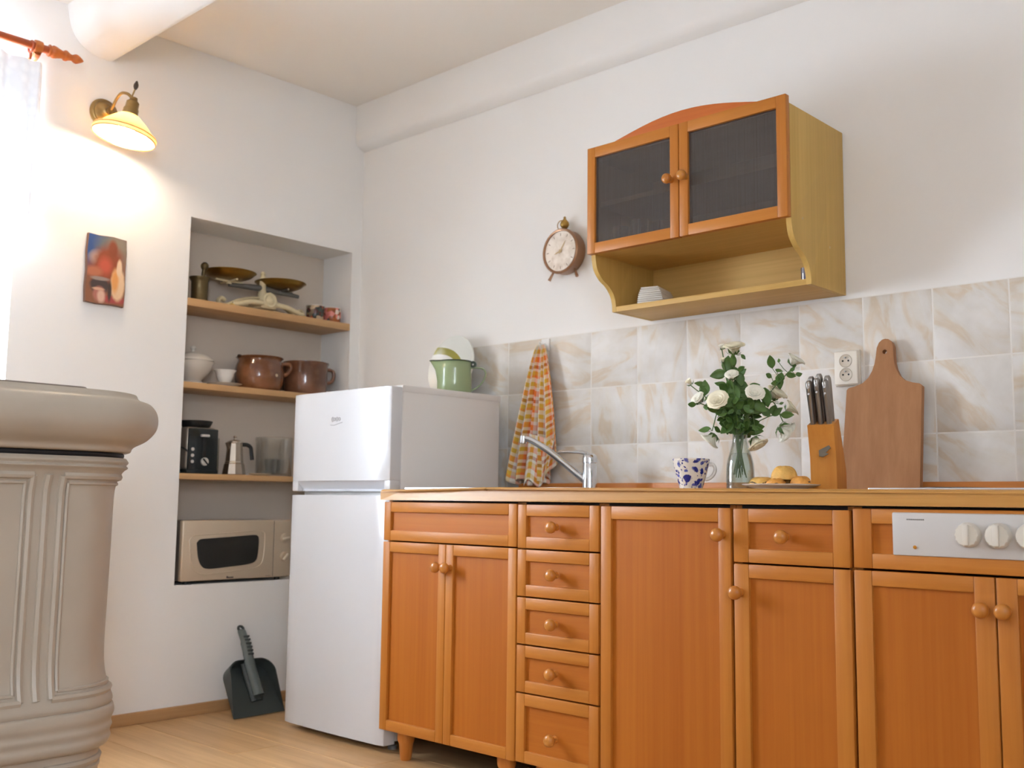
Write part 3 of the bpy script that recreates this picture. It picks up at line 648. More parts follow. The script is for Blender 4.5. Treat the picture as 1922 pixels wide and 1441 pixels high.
# ------------------------------------------------------------------ small painting
def painting():
    m, nt, N, L, P = newmat('still_life_paint')
    tc = N.new('ShaderNodeTexCoord'); sp = N.new('ShaderNodeSeparateXYZ'); L.new(tc.outputs['Object'], sp.inputs[0])
    cur = [None]
    nz = N.new('ShaderNodeTexNoise'); nz.inputs['Scale'].default_value = 22; nz.inputs['Detail'].default_value = 3; L.new(tc.outputs['Object'], nz.inputs['Vector'])
    def blob(y, z, ry, rz, col, soft=0.35, rot=0.0):
        mp = N.new('ShaderNodeMapping'); mp.vector_type = 'TEXTURE'
        mp.inputs['Location'].default_value = (0, y, z); mp.inputs['Rotation'].default_value = (rot, 0, 0); mp.inputs['Scale'].default_value = (1e3, ry, rz)
        ln = N.new('ShaderNodeVectorMath'); ln.operation = 'LENGTH'; L.new(tc.outputs['Object'], mp.inputs[0]); L.new(mp.outputs[0], ln.inputs[0])
        ad = N.new('ShaderNodeMath'); ad.operation = 'MULTIPLY_ADD'; ad.inputs[1].default_value = 0.6; ad.inputs[2].default_value = -0.3
        L.new(nz.outputs['Fac'], ad.inputs[0]); a2 = N.new('ShaderNodeMath'); L.new(ad.outputs[0], a2.inputs[0]); L.new(ln.outputs['Value'], a2.inputs[1])
        mr = N.new('ShaderNodeMapRange'); mr.inputs['From Min'].default_value = 1 + soft / 2; mr.inputs['From Max'].default_value = 1 - soft / 2
        L.new(a2.outputs[0], mr.inputs[0])
        mx = N.new('ShaderNodeMix'); mx.data_type = 'RGBA'; mx.inputs['B'].default_value = lin(col); L.new(mr.outputs[0], mx.inputs['Factor'])
        if cur[0]: L.new(cur[0], mx.inputs['A'])
        else: mx.inputs['A'].default_value = lin((140, 92, 66))
        cur[0] = mx.outputs['Result']
    # local frame: y across the wall, z up, origin at the lower edge centre
    for a in ((-0.05, 0.21, 0.07, 0.07, (58, 86, 140), 0.8), (0.01, 0.215, 0.05, 0.045, (112, 116, 120), 0.8), (0.045, 0.2, 0.04, 0.07, (140, 128, 112), 0.8), (-0.035, 0.165, 0.026, 0.024, (206, 190, 178), 0.9),
              (0.0, 0.145, 0.055, 0.075, (150, 78, 50), 0.6, -0.5), (-0.005, 0.14, 0.024, 0.03, (196, 92, 70), 0.9), (0.022, 0.205, 0.016, 0.03, (140, 74, 48), 0.6), (-0.045, 0.115, 0.03, 0.018, (184, 112, 82), 0.7),
              (-0.022, 0.065, 0.036, 0.03, (74, 62, 60), 0.35), (-0.022, 0.092, 0.034, 0.007, (156, 140, 132), 0.5), (0.035, 0.022, 0.05, 0.014, (166, 70, 66), 0.5), (-0.022, 0.034, 0.024, 0.028, (178, 112, 98), 0.4), (-0.015, 0.028, 0.014, 0.024, (218, 180, 160), 0.6), (-0.026, 0.054, 0.022, 0.005, (214, 168, 140), 0.6),
              (0.045, 0.075, 0.026, 0.062, (232, 196, 156), 0.3), (0.034, 0.09, 0.013, 0.04, (230, 160, 92), 0.8), (0.048, 0.14, 0.01, 0.03, (230, 200, 166), 0.4), (0.016, 0.05, 0.007, 0.035, (70, 56, 52), 0.6)):
        blob(*a)
    L.new(cur[0], P.inputs['Base Color']); P.inputs['Roughness'].default_value = 0.45
    t = thing('small_painting', 'small still-life painting of a bottle and a cup on a wooden slab', 'painting', (0.002, -1.17, 1.488))
    b = MB()
    pl = [(-0.072, 0.003), (-0.03, 0.0), (0.03, 0.002), (0.072, -0.001), (0.074, 0.06), (0.072, 0.13), (0.0735, 0.2), (0.072, 0.247), (0.02, 0.251), (-0.03, 0.248), (-0.071, 0.251), (-0.0735, 0.19), (-0.0705, 0.12), (-0.0735, 0.06)]
    b.M = T(0.002, -1.17, 1.488); b.prism(pl, 0, 0.016, 'YZ', bev=0.002); b.M = Matrix()
    b.build('slab', mat('slab_edge', (120, 84, 66), 0.6), t)
    b = MB(); b.M = T(0.002, -1.17, 1.488); b.prism([(y * 0.98, z * 0.985 + 0.002) for y, z in pl], 0.0155, 0.0172, 'YZ'); b.M = Matrix()
    b.build('picture', m, t)
painting()

# ------------------------------------------------------------------ niche shelves and their contents
Z1, Z2, Z3 = 1.568, 1.245, 0.897
def shelves():
    for z, th, w in ((Z1, 0.03, 'top oak shelf in the wall niche holding the brass scales'), (Z2, 0.024, 'middle oak shelf in the wall niche holding the brown pots'), (Z3, 0.022, 'lowest oak shelf in the wall niche holding the toaster')):
        o = MB().box(-0.2045, -0.001, -0.8355, -0.0535, z - th, z, bev=0.0015).build('niche_shelf', SHELFM, loc=(-0.1, -0.45, z - th))
        tag(o, w, 'shelf', 'shelves in the wall niche')
shelves()
def lathe_thing(name, label, cat, prof, m, loc, n=36, group=None, smooth=50):
    o = MB().lathe(prof, n, T(*loc)).build(name, m, loc=loc, smooth=smooth); return tag(o, label, cat, group)
def handle(pts, r, m, parent, name='handle', flat=1.0, n=6, ref=None):
    sp = spline(pts, n); return MB().tube(sp, r, 10, flat=flat, ref=ref).build(name, m, parent)
def niche_top():
    x = -0.09
    DB = mat('dark_bronze', (104, 90, 62), 0.42, 0.9, vary=0.2, bscale=30)
    z = Z1 + 0.0005
    m = thing('mortar', 'dark bronze mortar at the end of the top shelf', 'mortar', (-0.06, -0.752, z))
    MB().lathe([(0, 0), (0.034, 0), (0.036, 0.006), (0.032, 0.012), (0.033, 0.08), (0.037, 0.088), (0.041, 0.094), (0.041, 0.098), (0.036, 0.098), (0.03, 0.09), (0.028, 0.015), (0, 0.012)], 32, T(-0.06, -0.752, z)).build('bowl', DB, m)
    p = thing('pestle', 'dark bronze pestle standing in the mortar', 'pestle', (-0.06, -0.752, z + 0.0125))
    M = T(-0.066, -0.748, z + 0.014) @ RX(-0.13)
    MB().lathe([(0, 0), (0.012, 0.002), (0.014, 0.012), (0.009, 0.03), (0.007, 0.09), (0.008, 0.12), (0.012, 0.124), (0.016, 0.134), (0.015, 0.142), (0.008, 0.15), (0, 0.152)], 20, M).build('rod', DB, p)
    # balance scales
    s = thing('balance_scales', 'antique cream cast-iron balance scales with two brass pans', 'kitchen scales', (x, -0.45, z))
    CI = mat('cream_cast_iron', (214, 198, 160), 0.5, vary=0.12, bscale=40); GI = mat('grey_iron', (110, 108, 104), 0.45, 0.5)
    GD = mat('gilt_paint', (196, 160, 84), 0.4)
    yc = -0.445
    b = MB()
    for sg in (-1, 1):
        b.tube(spline([(x, yc, z + 0.062), (x, yc + sg * 0.05, z + 0.058), (x, yc + sg * 0.11, z + 0.04), (x, yc + sg * 0.16, z + 0.016), (x, yc + sg * 0.19, z + 0.012), (x, yc + sg * 0.205, z + 0.026), (x, yc + sg * 0.19, z + 0.038), (x, yc + sg * 0.175, z + 0.03)], 6), 0.0115, 10, flat=0.7)
        b.tube(spline([(x + 0.05, yc + sg * 0.03, z + 0.035), (x + 0.055, yc + sg * 0.09, z + 0.03), (x + 0.055, yc + sg * 0.15, z + 0.012), (x + 0.05, yc + sg * 0.17, z + 0.011)], 5), 0.0105, 10)
        b.tube(spline([(x - 0.05, yc + sg * 0.03, z + 0.035), (x - 0.055, yc + sg * 0.09, z + 0.03), (x - 0.055, yc + sg * 0.15, z + 0.012), (x - 0.05, yc + sg * 0.17, z + 0.011)], 5), 0.0105, 10)
    b.box(x - 0.055, x + 0.055, yc - 0.04, yc + 0.04, z + 0.012, z + 0.045, bev=0.012)
    b.build('base', CI, s)
    for sg in (-1, 1):
        for sx in (-1, 1):
            MB().lathe([(0, 0), (0.013, 0), (0.014, 0.006), (0.008, 0.012), (0, 0.014)], 16, T(x + 0.05 * sx, yc + sg * 0.17, z)).build('foot', GD, s)
    b = MB().lathe([(0.03, 0.0), (0.03, 0.01), (0.022, 0.014), (0.02, 0.04), (0.014, 0.06), (0.013, 0.1), (0.016, 0.104), (0.012, 0.112), (0.008, 0.12), (0.011, 0.128), (0.006, 0.137), (0, 0.139)], 20, T(x, yc, z + 0.04)); b.build('column', CI, s)
    b = MB().lathe([(0, 0), (0.03, 0), (0.034, 0.004), (0.028, 0.008), (0.02, 0.006), (0.012, 0.012), (0, 0.014)], 12, T(x + 0.056, yc, z + 0.048) @ RY(PI / 2)); b.build('rosette', CI, s)
    b = MB(); b.tube([(x, yc - 0.16, z + 0.098), (x, yc, z + 0.106), (x, yc + 0.18, z + 0.098)], [0.006, 0.011, 0.006], 10, flat=1.3); b.build('beam', GI, s)
    for k, (yp, zr) in enumerate(((-0.604, z + 0.142), (-0.358, z + 0.138))):
        b = MB(); b.tube([(x, yp, z + 0.1), (x, yp, zr - 0.03)], 0.011, 12); b.tube([(x, yp - 0.06, zr - 0.03), (x, yp + 0.06, zr - 0.03)], 0.005, 8); b.tube([(x - 0.06, yp, zr - 0.03), (x + 0.06, yp, zr - 0.03)], 0.005, 8)
        b.build('pan_support', [CI, GI][k], s)
        pr = spline([(0.0, -0.026), (0.05, -0.024), (0.085, -0.014), (0.102, 0.0), (0.108, 0.004)], 4)
        pn = MB().lathe([(max(0, q[0]), q[1]) for q in pr], 40, T(x, yp, zr) @ RX(0.0)).build('pan', BRASS, s, smooth=180); solid(pn, 0.002, 1)
    # patterned mugs
    def patterned(name, cols, scale):
        m, nt, N, L, P = newmat(name); tc = N.new('ShaderNodeTexCoord'); vo = N.new('ShaderNodeTexVoronoi'); vo.inputs['Scale'].default_value = scale
        L.new(tc.outputs['Object'], vo.inputs[0]); sep = N.new('ShaderNodeSeparateColor'); L.new(vo.outputs['Color'], sep.inputs[0])
        rp = N.new('ShaderNodeValToRGB'); rp.color_ramp.interpolation = 'CONSTANT'; e = rp.color_ramp.elements
        e[0].color = lin(cols[0]); e[1].position = 1 / len(cols); e[1].color = lin(cols[1])
        for k in range(2, len(cols)): q = e.new(k / len(cols)); q.color = lin(cols[k])
        L.new(sep.outputs[0], rp.inputs[0]); L.new(rp.outputs[0], P.inputs['Base Color']); P.inputs['Roughness'].default_value = 0.25; return m
    for (yy, xx, cols, lb) in ((-0.196, -0.06, [(84, 44, 40), (196, 170, 140), (70, 74, 66), (168, 84, 60), (120, 104, 84), (56, 60, 56)], 'small dark mug with red and cream print on the top shelf'),
                               (-0.112, -0.055, [(226, 136, 122), (170, 96, 50), (226, 210, 196), (70, 76, 80), (214, 120, 108), (150, 84, 48)], 'small pink mug with brown and white print on the top shelf')):
        t = thing('mug', lb, 'mug', (xx, yy, z), 0, 'printed mugs on the top shelf')
        pm = patterned('mug_print_%d' % round(-yy * 1000), cols, 62)
        r = 0.039; MB().lathe([(0, 0), (r * 0.94, 0), (r, 0.003), (r, 0.062), (r * 0.96, 0.064), (r * 0.9, 0.062), (r * 0.9, 0.006), (0, 0.005)], 32, T(xx, yy, z)).build('cup', pm, t)
        MB().tube([(xx + r * 0.98 * math.cos(a), yy + r * 0.98 * math.sin(a), z + 0.0635) for a in [2 * PI * k / 32 for k in range(32)]], 0.0018, 6, closed=True).build('rim', WHITEC, t)
        handle([(xx - r * 0.9, yy + 0.008, z + 0.05), (xx - r - 0.014, yy + 0.012, z + 0.048), (xx - r - 0.018, yy + 0.013, z + 0.032), (xx - r * 0.9, yy + 0.008, z + 0.014)], 0.004, pm, t)
niche_top()
def niche_mid():
    z = Z2 + 0.0005; CH = mat('old_white_china', (214, 206, 194), 0.22)
    t = thing('soup_tureen', 'white china soup tureen with a domed lid on the middle shelf', 'tureen', (-0.1, -0.745, z))
    b = MB(); pr = [(0, 0), (0.042, 0), (0.044, 0.008), (0.034, 0.014), (0.045, 0.028), (0.066, 0.05), (0.076, 0.072), (0.08, 0.084), (0.084, 0.09), (0.08, 0.092), (0.07, 0.085), (0, 0.08)]
    b.lathe(pr, 36, T(-0.1, -0.745, z)).build('bowl', CH, t)
    pr = spline([(0.082, 0.0925), (0.079, 0.1), (0.06, 0.114), (0.04, 0.122), (0.02, 0.127), (0.008, 0.13), (0.007, 0.137), (0.0115, 0.145), (0.008, 0.153), (0.0, 0.156)], 4)
    MB().lathe([(max(0, p[0]), p[1]) for p in pr] , 36, T(-0.1, -0.745, z)).build('lid', CH, t)
    handle([(-0.1, -0.676, z + 0.078), (-0.1, -0.668, z + 0.082), (-0.1, -0.664, z + 0.068), (-0.1, -0.682, z + 0.056)], 0.005, CH, t)
    lathe_thing('saucer', 'white saucer under the small white teacup', 'saucer', [(0, 0), (0.035, 0), (0.04, 0.003), (0.066, 0.011), (0.068, 0.013), (0.064, 0.0135), (0.038, 0.006), (0, 0.005)], CH, (-0.07, -0.617, z))
    t = thing('teacup', 'small white flared teacup standing on a saucer', 'cup', (-0.07, -0.617, z + 0.0055))
    MB().lathe([(0, 0), (0.02, 0), (0.021, 0.005), (0.017, 0.01), (0.026, 0.018), (0.033, 0.035), (0.036, 0.05), (0.043, 0.06), (0.044, 0.062), (0.04, 0.062), (0.034, 0.052), (0.03, 0.036), (0.022, 0.018), (0, 0.014)], 32, T(-0.07, -0.617, z + 0.0055)).build('bowl', WHITEC, t)
    handle([(-0.1, -0.6, z + 0.05), (-0.118, -0.592, z + 0.052), (-0.122, -0.59, z + 0.035), (-0.1, -0.6, z + 0.024)], 0.003, WHITEC, t)
    def glaze(name, c1, c2):
        m, nt, N, L, P = newmat(name); tc = N.new('ShaderNodeTexCoord'); no = N.new('ShaderNodeTexNoise'); no.inputs['Scale'].default_value = 14; no.inputs['Detail'].default_value = 5
        L.new(tc.outputs['Object'], no.inputs[0]); rp = N.new('ShaderNodeValToRGB'); e = rp.color_ramp.elements
        e[0].position = 0.38; e[0].color = lin(c1); e[1].position = 0.66; e[1].color = lin(c2)
        L.new(no.outputs['Fac'], rp.inputs[0]); L.new(rp.outputs[0], P.inputs['Base Color']); P.inputs['Roughness'].default_value = 0.16
        P.inputs['Coat Weight'].default_value = 0.4; P.inputs['Coat Roughness'].default_value = 0.05; return m
    G1 = glaze('brown_salt_glaze', (104, 60, 30), (140, 90, 58)); G2 = glaze('brown_glaze_dark', (98, 60, 40), (132, 88, 64))
    yy, xx = -0.442, -0.095
    t = thing('stoneware_pot', 'round-bellied brown glazed stoneware pot with a side handle', 'pot', (xx, yy, z))
    pr = spline([(0.083, 0), (0.09, 0.01), (0.099, 0.045), (0.1, 0.07), (0.096, 0.1), (0.088, 0.122), (0.09, 0.13), (0.097, 0.136)], 4)
    pr = [(0, 0)] + [(p[0], p[1]) for p in pr] + [(0.095, 0.139), (0.088, 0.137), (0.082, 0.122), (0.09, 0.09), (0.085, 0.02), (0, 0.012)]
    MB().lathe(pr, 44, T(xx, yy, z)).build('belly', G1, t)
    handle([(xx + 0.03, yy + 0.085, z + 0.118), (xx + 0.042, yy + 0.118, z + 0.118), (xx + 0.044, yy + 0.124, z + 0.1), (xx + 0.036, yy + 0.108, z + 0.076), (xx + 0.03, yy + 0.092, z + 0.07)], 0.0085, G1, t)
    MB().lathe([(0, 0), (0.007, 0.001), (0.006, 0.004), (0, 0.006)], 12, T(xx + 0.096, yy + 0.018, z + 0.06) @ RY(PI / 2)).build('maker_mark', mat('pot_mark', (206, 178, 142), 0.5), t)
    b = MB(); b.tube(spline([(xx, yy - 0.092, z + 0.137), (xx + 0.006, yy - 0.104, z + 0.136), (xx + 0.012, yy - 0.108, z + 0.131)], 3), 0.006, 8); b.build('spout', mat('dark_glaze', (70, 46, 30), 0.25), t)
    yy, xx = -0.212, -0.095
    t = thing('stoneware_crock', 'straight-sided brown glazed stoneware crock with a side handle', 'pot', (xx, yy, z))
    MB().lathe([(0, 0), (0.09, 0), (0.093, 0.006), (0.0945, 0.06), (0.095, 0.128), (0.099, 0.134), (0.099, 0.14), (0.092, 0.141), (0.088, 0.13), (0.087, 0.012), (0, 0.01)], 44, T(xx, yy, z)).build('wall', G2, t)
    handle([(xx + 0.03, yy + 0.088, z + 0.118), (xx + 0.036, yy + 0.116, z + 0.114), (xx + 0.038, yy + 0.122, z + 0.09), (xx + 0.034, yy + 0.112, z + 0.066), (xx + 0.03, yy + 0.088, z + 0.06)], 0.008, G2, t)
niche_mid()
def niche_low():
    z = Z3 + 0.0005
    # toaster
    y0, y1 = -0.806, -0.672
    t = thing('toaster', 'black toaster with silver buttons on the lowest shelf', 'toaster', (-0.1, (y0 + y1) / 2, z))
    SG = mat('toaster_side', (150, 138, 126), 0.3, 0.6); BK = mat('toaster_black', (16, 24, 26), 0.22)
    MB().box(-0.196, -0.014, y0 + 0.002, y1 - 0.002, z + 0.014, z + 0.178, bev=0.012, seg=3).build('shell', SG, t)
    MB().box(-0.016, -0.004, y0 + 0.006, y1 - 0.002, z + 0.01, z + 0.172, bev=0.004).build('front_plate', BK, t)
    MB().box(-0.2, -0.002, y0, y1, z, z + 0.016, bev=0.004).build('base', BK, t)
    for k in (-1, 1): MB().box(-0.18, -0.035, -0.739 + 0.028 * k - 0.009, -0.739 + 0.028 * k + 0.009, z + 0.1775, z + 0.1788).build('slot', mat('slot_black', (10, 10, 10), 0.7), t)
    MB().box(-0.0045, -0.0015, -0.742, -0.728, z + 0.055, z + 0.148, bev=0.001).build('lever_track', mat('track_black', (6, 8, 8), 0.6), t)
    MB().box(-0.006, 0.008, -0.752, -0.717, z + 0.14, z + 0.15, bev=0.003).build('lever', mat('silver_plastic', (206, 202, 196), 0.3, 0.4), t)
    for k in range(3): MB().lathe([(0, 0), (0.0065, 0), (0.006, 0.004), (0, 0.005)], 16, T(-0.004, -0.783, z + 0.045 + 0.0235 * k) @ RY(PI / 2)).build('button', MATS['silver_plastic'], t)
    b = MB().lathe([(0, 0), (0.016, 0), (0.0155, 0.006), (0, 0.007)], 24, T(-0.004, -0.731, z + 0.046) @ RY(PI / 2)); b.build('dial', MATS['silver_plastic'], t)
    b = MB(); b.M = T(0.0032, -0.731, z + 0.046) @ RX(0.75); b.box(-0.001, 0.004, -0.0025, 0.0025, -0.0145, 0.0145, bev=0.001); b.M = Matrix(); b.build('dial_grip', BK, t)
    handle([(-0.06, y0 + 0.0, z + 0.1), (-0.02, y0 - 0.006, z + 0.095), (0.0, y0 + 0.004, z + 0.08)], 0.003, BK, t, 'cord')
    # little black pan upside down on top of the toaster
    zz = z + 0.1792
    p = thing('small_pan', 'small black frying pan lying on top of the toaster', 'pan', (-0.07, -0.735, zz))
    MB().lathe([(0, 0), (0.048, 0), (0.054, 0.004), (0.062, 0.02), (0.063, 0.024), (0.06, 0.0255), (0.05, 0.008), (0, 0.005)], 36, T(-0.07, -0.735, zz)).build('dish', BLACKP, p)
    MB().tube(spline([(-0.08, -0.79, zz + 0.016), (-0.085, -0.808, zz + 0.018), (-0.088, -0.826, zz + 0.02)], 4), 0.006, 10).build('handle', BLACKP, p)
    # moka pot
    xx, yy = -0.075, -0.556
    m = thing('moka_pot', 'steel moka coffee pot with a black handle on the lowest shelf', 'coffee maker', (xx, yy, z))
    MK = mat('moka_steel', (206, 196, 184), 0.22, 1.0)
    n = 10
    def octo(pr, nm):
        MB().lathe(pr, n, T(xx, yy, z) @ RZ(0.2)).build(nm, MK, m, smooth=20)
    octo([(0, 0), (0.046, 0), (0.047, 0.003), (0.04, 0.044), (0.038, 0.046), (0, 0.046)], 'boiler')
    octo([(0, 0.0465), (0.037, 0.0465), (0.0375, 0.052), (0.036, 0.054), (0.03, 0.125), (0.031, 0.128), (0, 0.128)], 'jug')
    MB().lathe([(0.031, 0.1285), (0.03, 0.133), (0.016, 0.14), (0.006, 0.142), (0.005, 0.147), (0.008, 0.152), (0.005, 0.157), (0, 0.158)], 20, T(xx, yy, z)).build('lid', MK, m)
    b = MB(); b.rings([[(xx + 0.008, yy - 0.026, z + 0.1), (xx - 0.008, yy - 0.026, z + 0.1), (xx, yy - 0.028, z + 0.085)], [(xx + 0.012, yy - 0.034, z + 0.128), (xx - 0.012, yy - 0.034, z + 0.128), (xx, yy - 0.044, z + 0.127)]]); b.build('spout', MK, m, smooth=20)
    handle([(xx + 0.006, yy + 0.028, z + 0.122), (xx + 0.01, yy + 0.05, z + 0.122), (xx + 0.012, yy + 0.066, z + 0.112), (xx + 0.013, yy + 0.07, z + 0.09), (xx + 0.014, yy + 0.074, z + 0.062)], 0.0068, BLACKP, m, flat=1.2)
    # glassware
    GL = glass('clear_glass', (250, 250, 248), 0.3, 0.03, 0.04)
    yy, xx = -0.353, -0.1
    v = lathe_thing('glass_jar', 'large straight clear glass jar with a thick rim on the lowest shelf', 'jar', [(0, 0), (0.072, 0), (0.074, 0.004), (0.074, 0.14), (0.077, 0.143), (0.077, 0.158), (0.074, 0.16), (0.069, 0.158), (0.069, 0.01), (0, 0.008)], GL, (xx, yy, z))
    for k, (dx, dy) in enumerate(((0.018, -0.026), (-0.014, 0.03))):
        lathe_thing('shot_glass', 'small clear glass tumbler inside the large glass jar', 'glass', [(0, 0), (0.022, 0), (0.026, 0.06), (0.0265, 0.062), (0.0235, 0.062), (0.02, 0.008), (0, 0.008)], GL, (xx + dx, yy + dy, z + 0.0085), group='tumblers in the jar')
    lathe_thing('small_dish', 'flat cream dish in front of the large glass jar', 'dish', [(0, 0), (0.022, 0), (0.044, 0.006), (0.045, 0.008), (0.02, 0.004), (0, 0.004)], mat('cream_dish', (222, 206, 176), 0.35), (-0.048, -0.452, z))
    # wooden ring board leaning behind the moka pot
    o = MB().box(-0.2, -0.19, -0.66, -0.555, z, z + 0.15, bev=0.003).build('glass_board', glass('board_glass', (226, 224, 216), 0.2, 0.05, 0.1), loc=(-0.195, -0.61, z)); tag(o, 'clear glass cutting board standing behind the moka pot', 'board')
    # microwave
    zb = 0.4805
    w = thing('microwave', 'silver-beige microwave oven with a dark window in the bottom of the niche', 'microwave', (-0.1, -0.57, zb))
    MW = mat('champagne_metal', (206, 188, 164), 0.32, 0.25); MS = mat('microwave_side', (116, 104, 94), 0.45, 0.3)
    ya, yb = -0.812, -0.325
    MB().box(-0.2, -0.022, ya, yb, zb + 0.014, zb + 0.238, bev=0.004).build('case', MS, w)
    fr = MB().box(-0.024, 0.002, ya, yb, zb + 0.012, zb + 0.24, bev=0.006, seg=3).build('front', MW, w)
    # slightly dished surround and window with soft asymmetric outline
    win = spline([(-0.752, zb + 0.155), (-0.738, zb + 0.168), (-0.70, zb + 0.171), (-0.6, zb + 0.176), (-0.51, zb + 0.181), (-0.486, zb + 0.178), (-0.479, zb + 0.163), (-0.481, zb + 0.11), (-0.492, zb + 0.078), (-0.53, zb + 0.067), (-0.62, zb + 0.06), (-0.70, zb + 0.056), (-0.728, zb + 0.068), (-0.744, zb + 0.1), (-0.752, zb + 0.155)], 4)[:-1]
    MB().prism([tuple(p) for p in win], 0.0015, 0.0045, 'YZ', bev=0.001).build('door_window', mat('dark_window', (40, 40, 38), 0.2), fr)
    cy = sum(p[0] for p in win) / len(win); cz = sum(p[1] for p in win) / len(win)
    ring = [(0.0022, cy + (p[0] - cy) * 1.22, cz + (p[1] - cz) * 1.3) for p in win]
    MB().tube(ring, 0.0022, 6, closed=True).build('door_moulding', MW, fr)
    MB().tube([(0.002, -0.408, zb + 0.016), (0.002, -0.408, zb + 0.236)], 0.0012, 6).build('door_seam', MS, fr)
    for zz2, a in ((0.166, PI / 2 - 0.2), (0.092, 0.75)):
        k = MB().lathe([(0, 0), (0.02, 0), (0.0195, 0.006), (0.017, 0.009), (0, 0.009)], 24, T(0.002, -0.356, zb + zz2) @ RY(PI / 2)).build('knob', MW, w)
        b = MB(); b.M = T(0.011, -0.356, zb + zz2) @ RX(-a); b.box(-0.001, 0.008, -0.004, 0.004, -0.016, 0.016, bev=0.002); b.M = Matrix(); b.build('grip', mat('pale_grip', (232, 220, 200), 0.3), k)
    b = MB(); DK = mat('mark_dark', (46, 38, 44), 0.5)
    for q in range(5): b.box(0.0018, 0.0026, -0.617 + 0.0062 * q, -0.612 + 0.0062 * q, zb + 0.017 + 0.0, zb + (0.0255 if q == 0 else 0.0225))
    b.build('maker_print', DK, fr, smooth=0)
    b = MB()
    for q in range(6): b.box(0.0018, 0.0024, -0.442 + 0.0042 * q, -0.4388 + 0.0042 * q, zb + 0.0175, zb + 0.0198)
    b.build('model_print', mat('mark_grey', (120, 106, 94), 0.5), fr, smooth=0)
    for yq in (ya + 0.04, yb - 0.04):
        for xq in (-0.17, -0.03): MB().lathe([(0, 0), (0.012, 0), (0.012, 0.0145), (0, 0.0145)], 14, T(xq, yq, zb)).build('foot', BLACKP, w)
niche_low()

# ------------------------------------------------------------------ dustpan
def dustpan():
    d = thing('dustpan', 'dark grey plastic dustpan leaning against the wall next to the fridge', 'dustpan', (0.12, -0.55, 0.0))
    DP = mat('dustpan_grey', (58, 64, 62), 0.4, bump=0.03, bscale=200)
    # local frame: u across, w up the pan, n out of the pan; lip rests on the floor, back leans on the wall
    A = Vector((0.192, -0.682, 0.004)); Bv = Vector((0.186, -0.457, 0.004)); u = (Bv - A).normalized(); W0 = (Bv - A).length
    w = Vector((-0.6, 0.27, 0.785)); w -= u * w.dot(u); w.normalize(); n = u.cross(w)
    if n.x < 0: n = -n
    M = Matrix(((u.x, w.x, n.x, A.x), (u.y, w.y, n.y, A.y), (u.z, w.z, n.z, A.z), (0, 0, 0, 1)))
    H = 0.205
    def outline(ins):
        pts = [(ins, 0.0), (W0 - ins, 0.0)]
        r = 0.055
        x0, x1, y1 = 0.012 + ins, W0 - 0.012 - ins, H - ins
        pts += [(W0 - ins, 0.01)]
        for k in range(7): a = PI / 2 * k / 6; pts.append((x1 - r + r * math.cos(a), y1 - r + r * math.sin(a)))
        for k in range(7): a = PI / 2 + PI / 2 * k / 6; pts.append((x0 + r + r * math.cos(a), y1 - r + r * math.sin(a)))
        pts += [(ins, 0.01)]
        return pts
    o0, o1 = outline(0.0), outline(0.0035)
    b = MB(); b.M = M
    b.prism(o0, 0.0, 0.003, 'XY')
    # rising wall along the sides and back
    k0 = 2; m = len(o0)
    def hgt(p): return 0.004 + 0.05 * min(1, max(0, (p[1] - 0.01) / 0.12)) ** 0.8
    ring = []
    for p, q in zip(o0[k0:], o1[k0:]):
        h = hgt(p); ring.append([(p[0], p[1], 0.0), (p[0], p[1], h), (q[0], q[1], h), (q[0], q[1], 0.002)])
    vs = [[b.v(c) for c in r] for r in ring]
    for a, c in zip(vs, vs[1:]):
        for k in range(3): b.face([a[k], a[k + 1], c[k + 1], c[k]])
    b.M = Matrix(); b.build('pan', DP, d)
    # central spine and handle
    b = MB(); b.M = M; c = W0 / 2
    sp = spline([(c + 0.008, 0.068, 0.026), (c + 0.006, 0.11, 0.034), (c + 0.002, 0.16, 0.042), (c + 0.002, 0.205, 0.05), (c + 0.01, 0.25, 0.05), (c + 0.02, 0.3, 0.042), (c + 0.027, 0.335, 0.034)], 6)
    b.tube(sp, [0.023] * 8 + [0.022] * 10 + [0.02] * 10 + [0.017] * (len(sp) - 28), 12, flat=0.7, ref=(0, 0, 1)); b.M = Matrix()
    hd = b.build('handle', mat('handle_grey', (92, 100, 98), 0.35), d)
    for k in range(6):
        q = sp[20 + 2 * k] if 20 + 2 * k < len(sp) else sp[-1]
        b = MB(); b.M = M; b.box(q.x - 0.008, q.x + 0.016, q.y - 0.0035, q.y + 0.0035, q.z + 0.006, q.z + 0.0165, bev=0.0015); b.M = Matrix(); b.build('grip_rib', DP, hd)
    b = MB(); b.M = M; e = sp[-1]; b.tube([(e.x + 0.011 * math.cos(a), e.y + 0.012 + 0.011 * math.sin(a), e.z) for a in [2 * PI * k / 18 for k in range(18)]], 0.005, 8, closed=True); b.M = Matrix(); b.build('hanging_eye', DP, hd)
    b = MB(); b.M = M; b.tube(spline([(c + 0.008, 0.055, 0.004), (c + 0.006, 0.1, 0.012), (c + 0.002, 0.15, 0.02), (c, 0.2, 0.03)], 4), 0.026, 12, flat=0.5, ref=(0, 0, 1)); b.M = Matrix(); b.build('spine', DP, d)
dustpan()

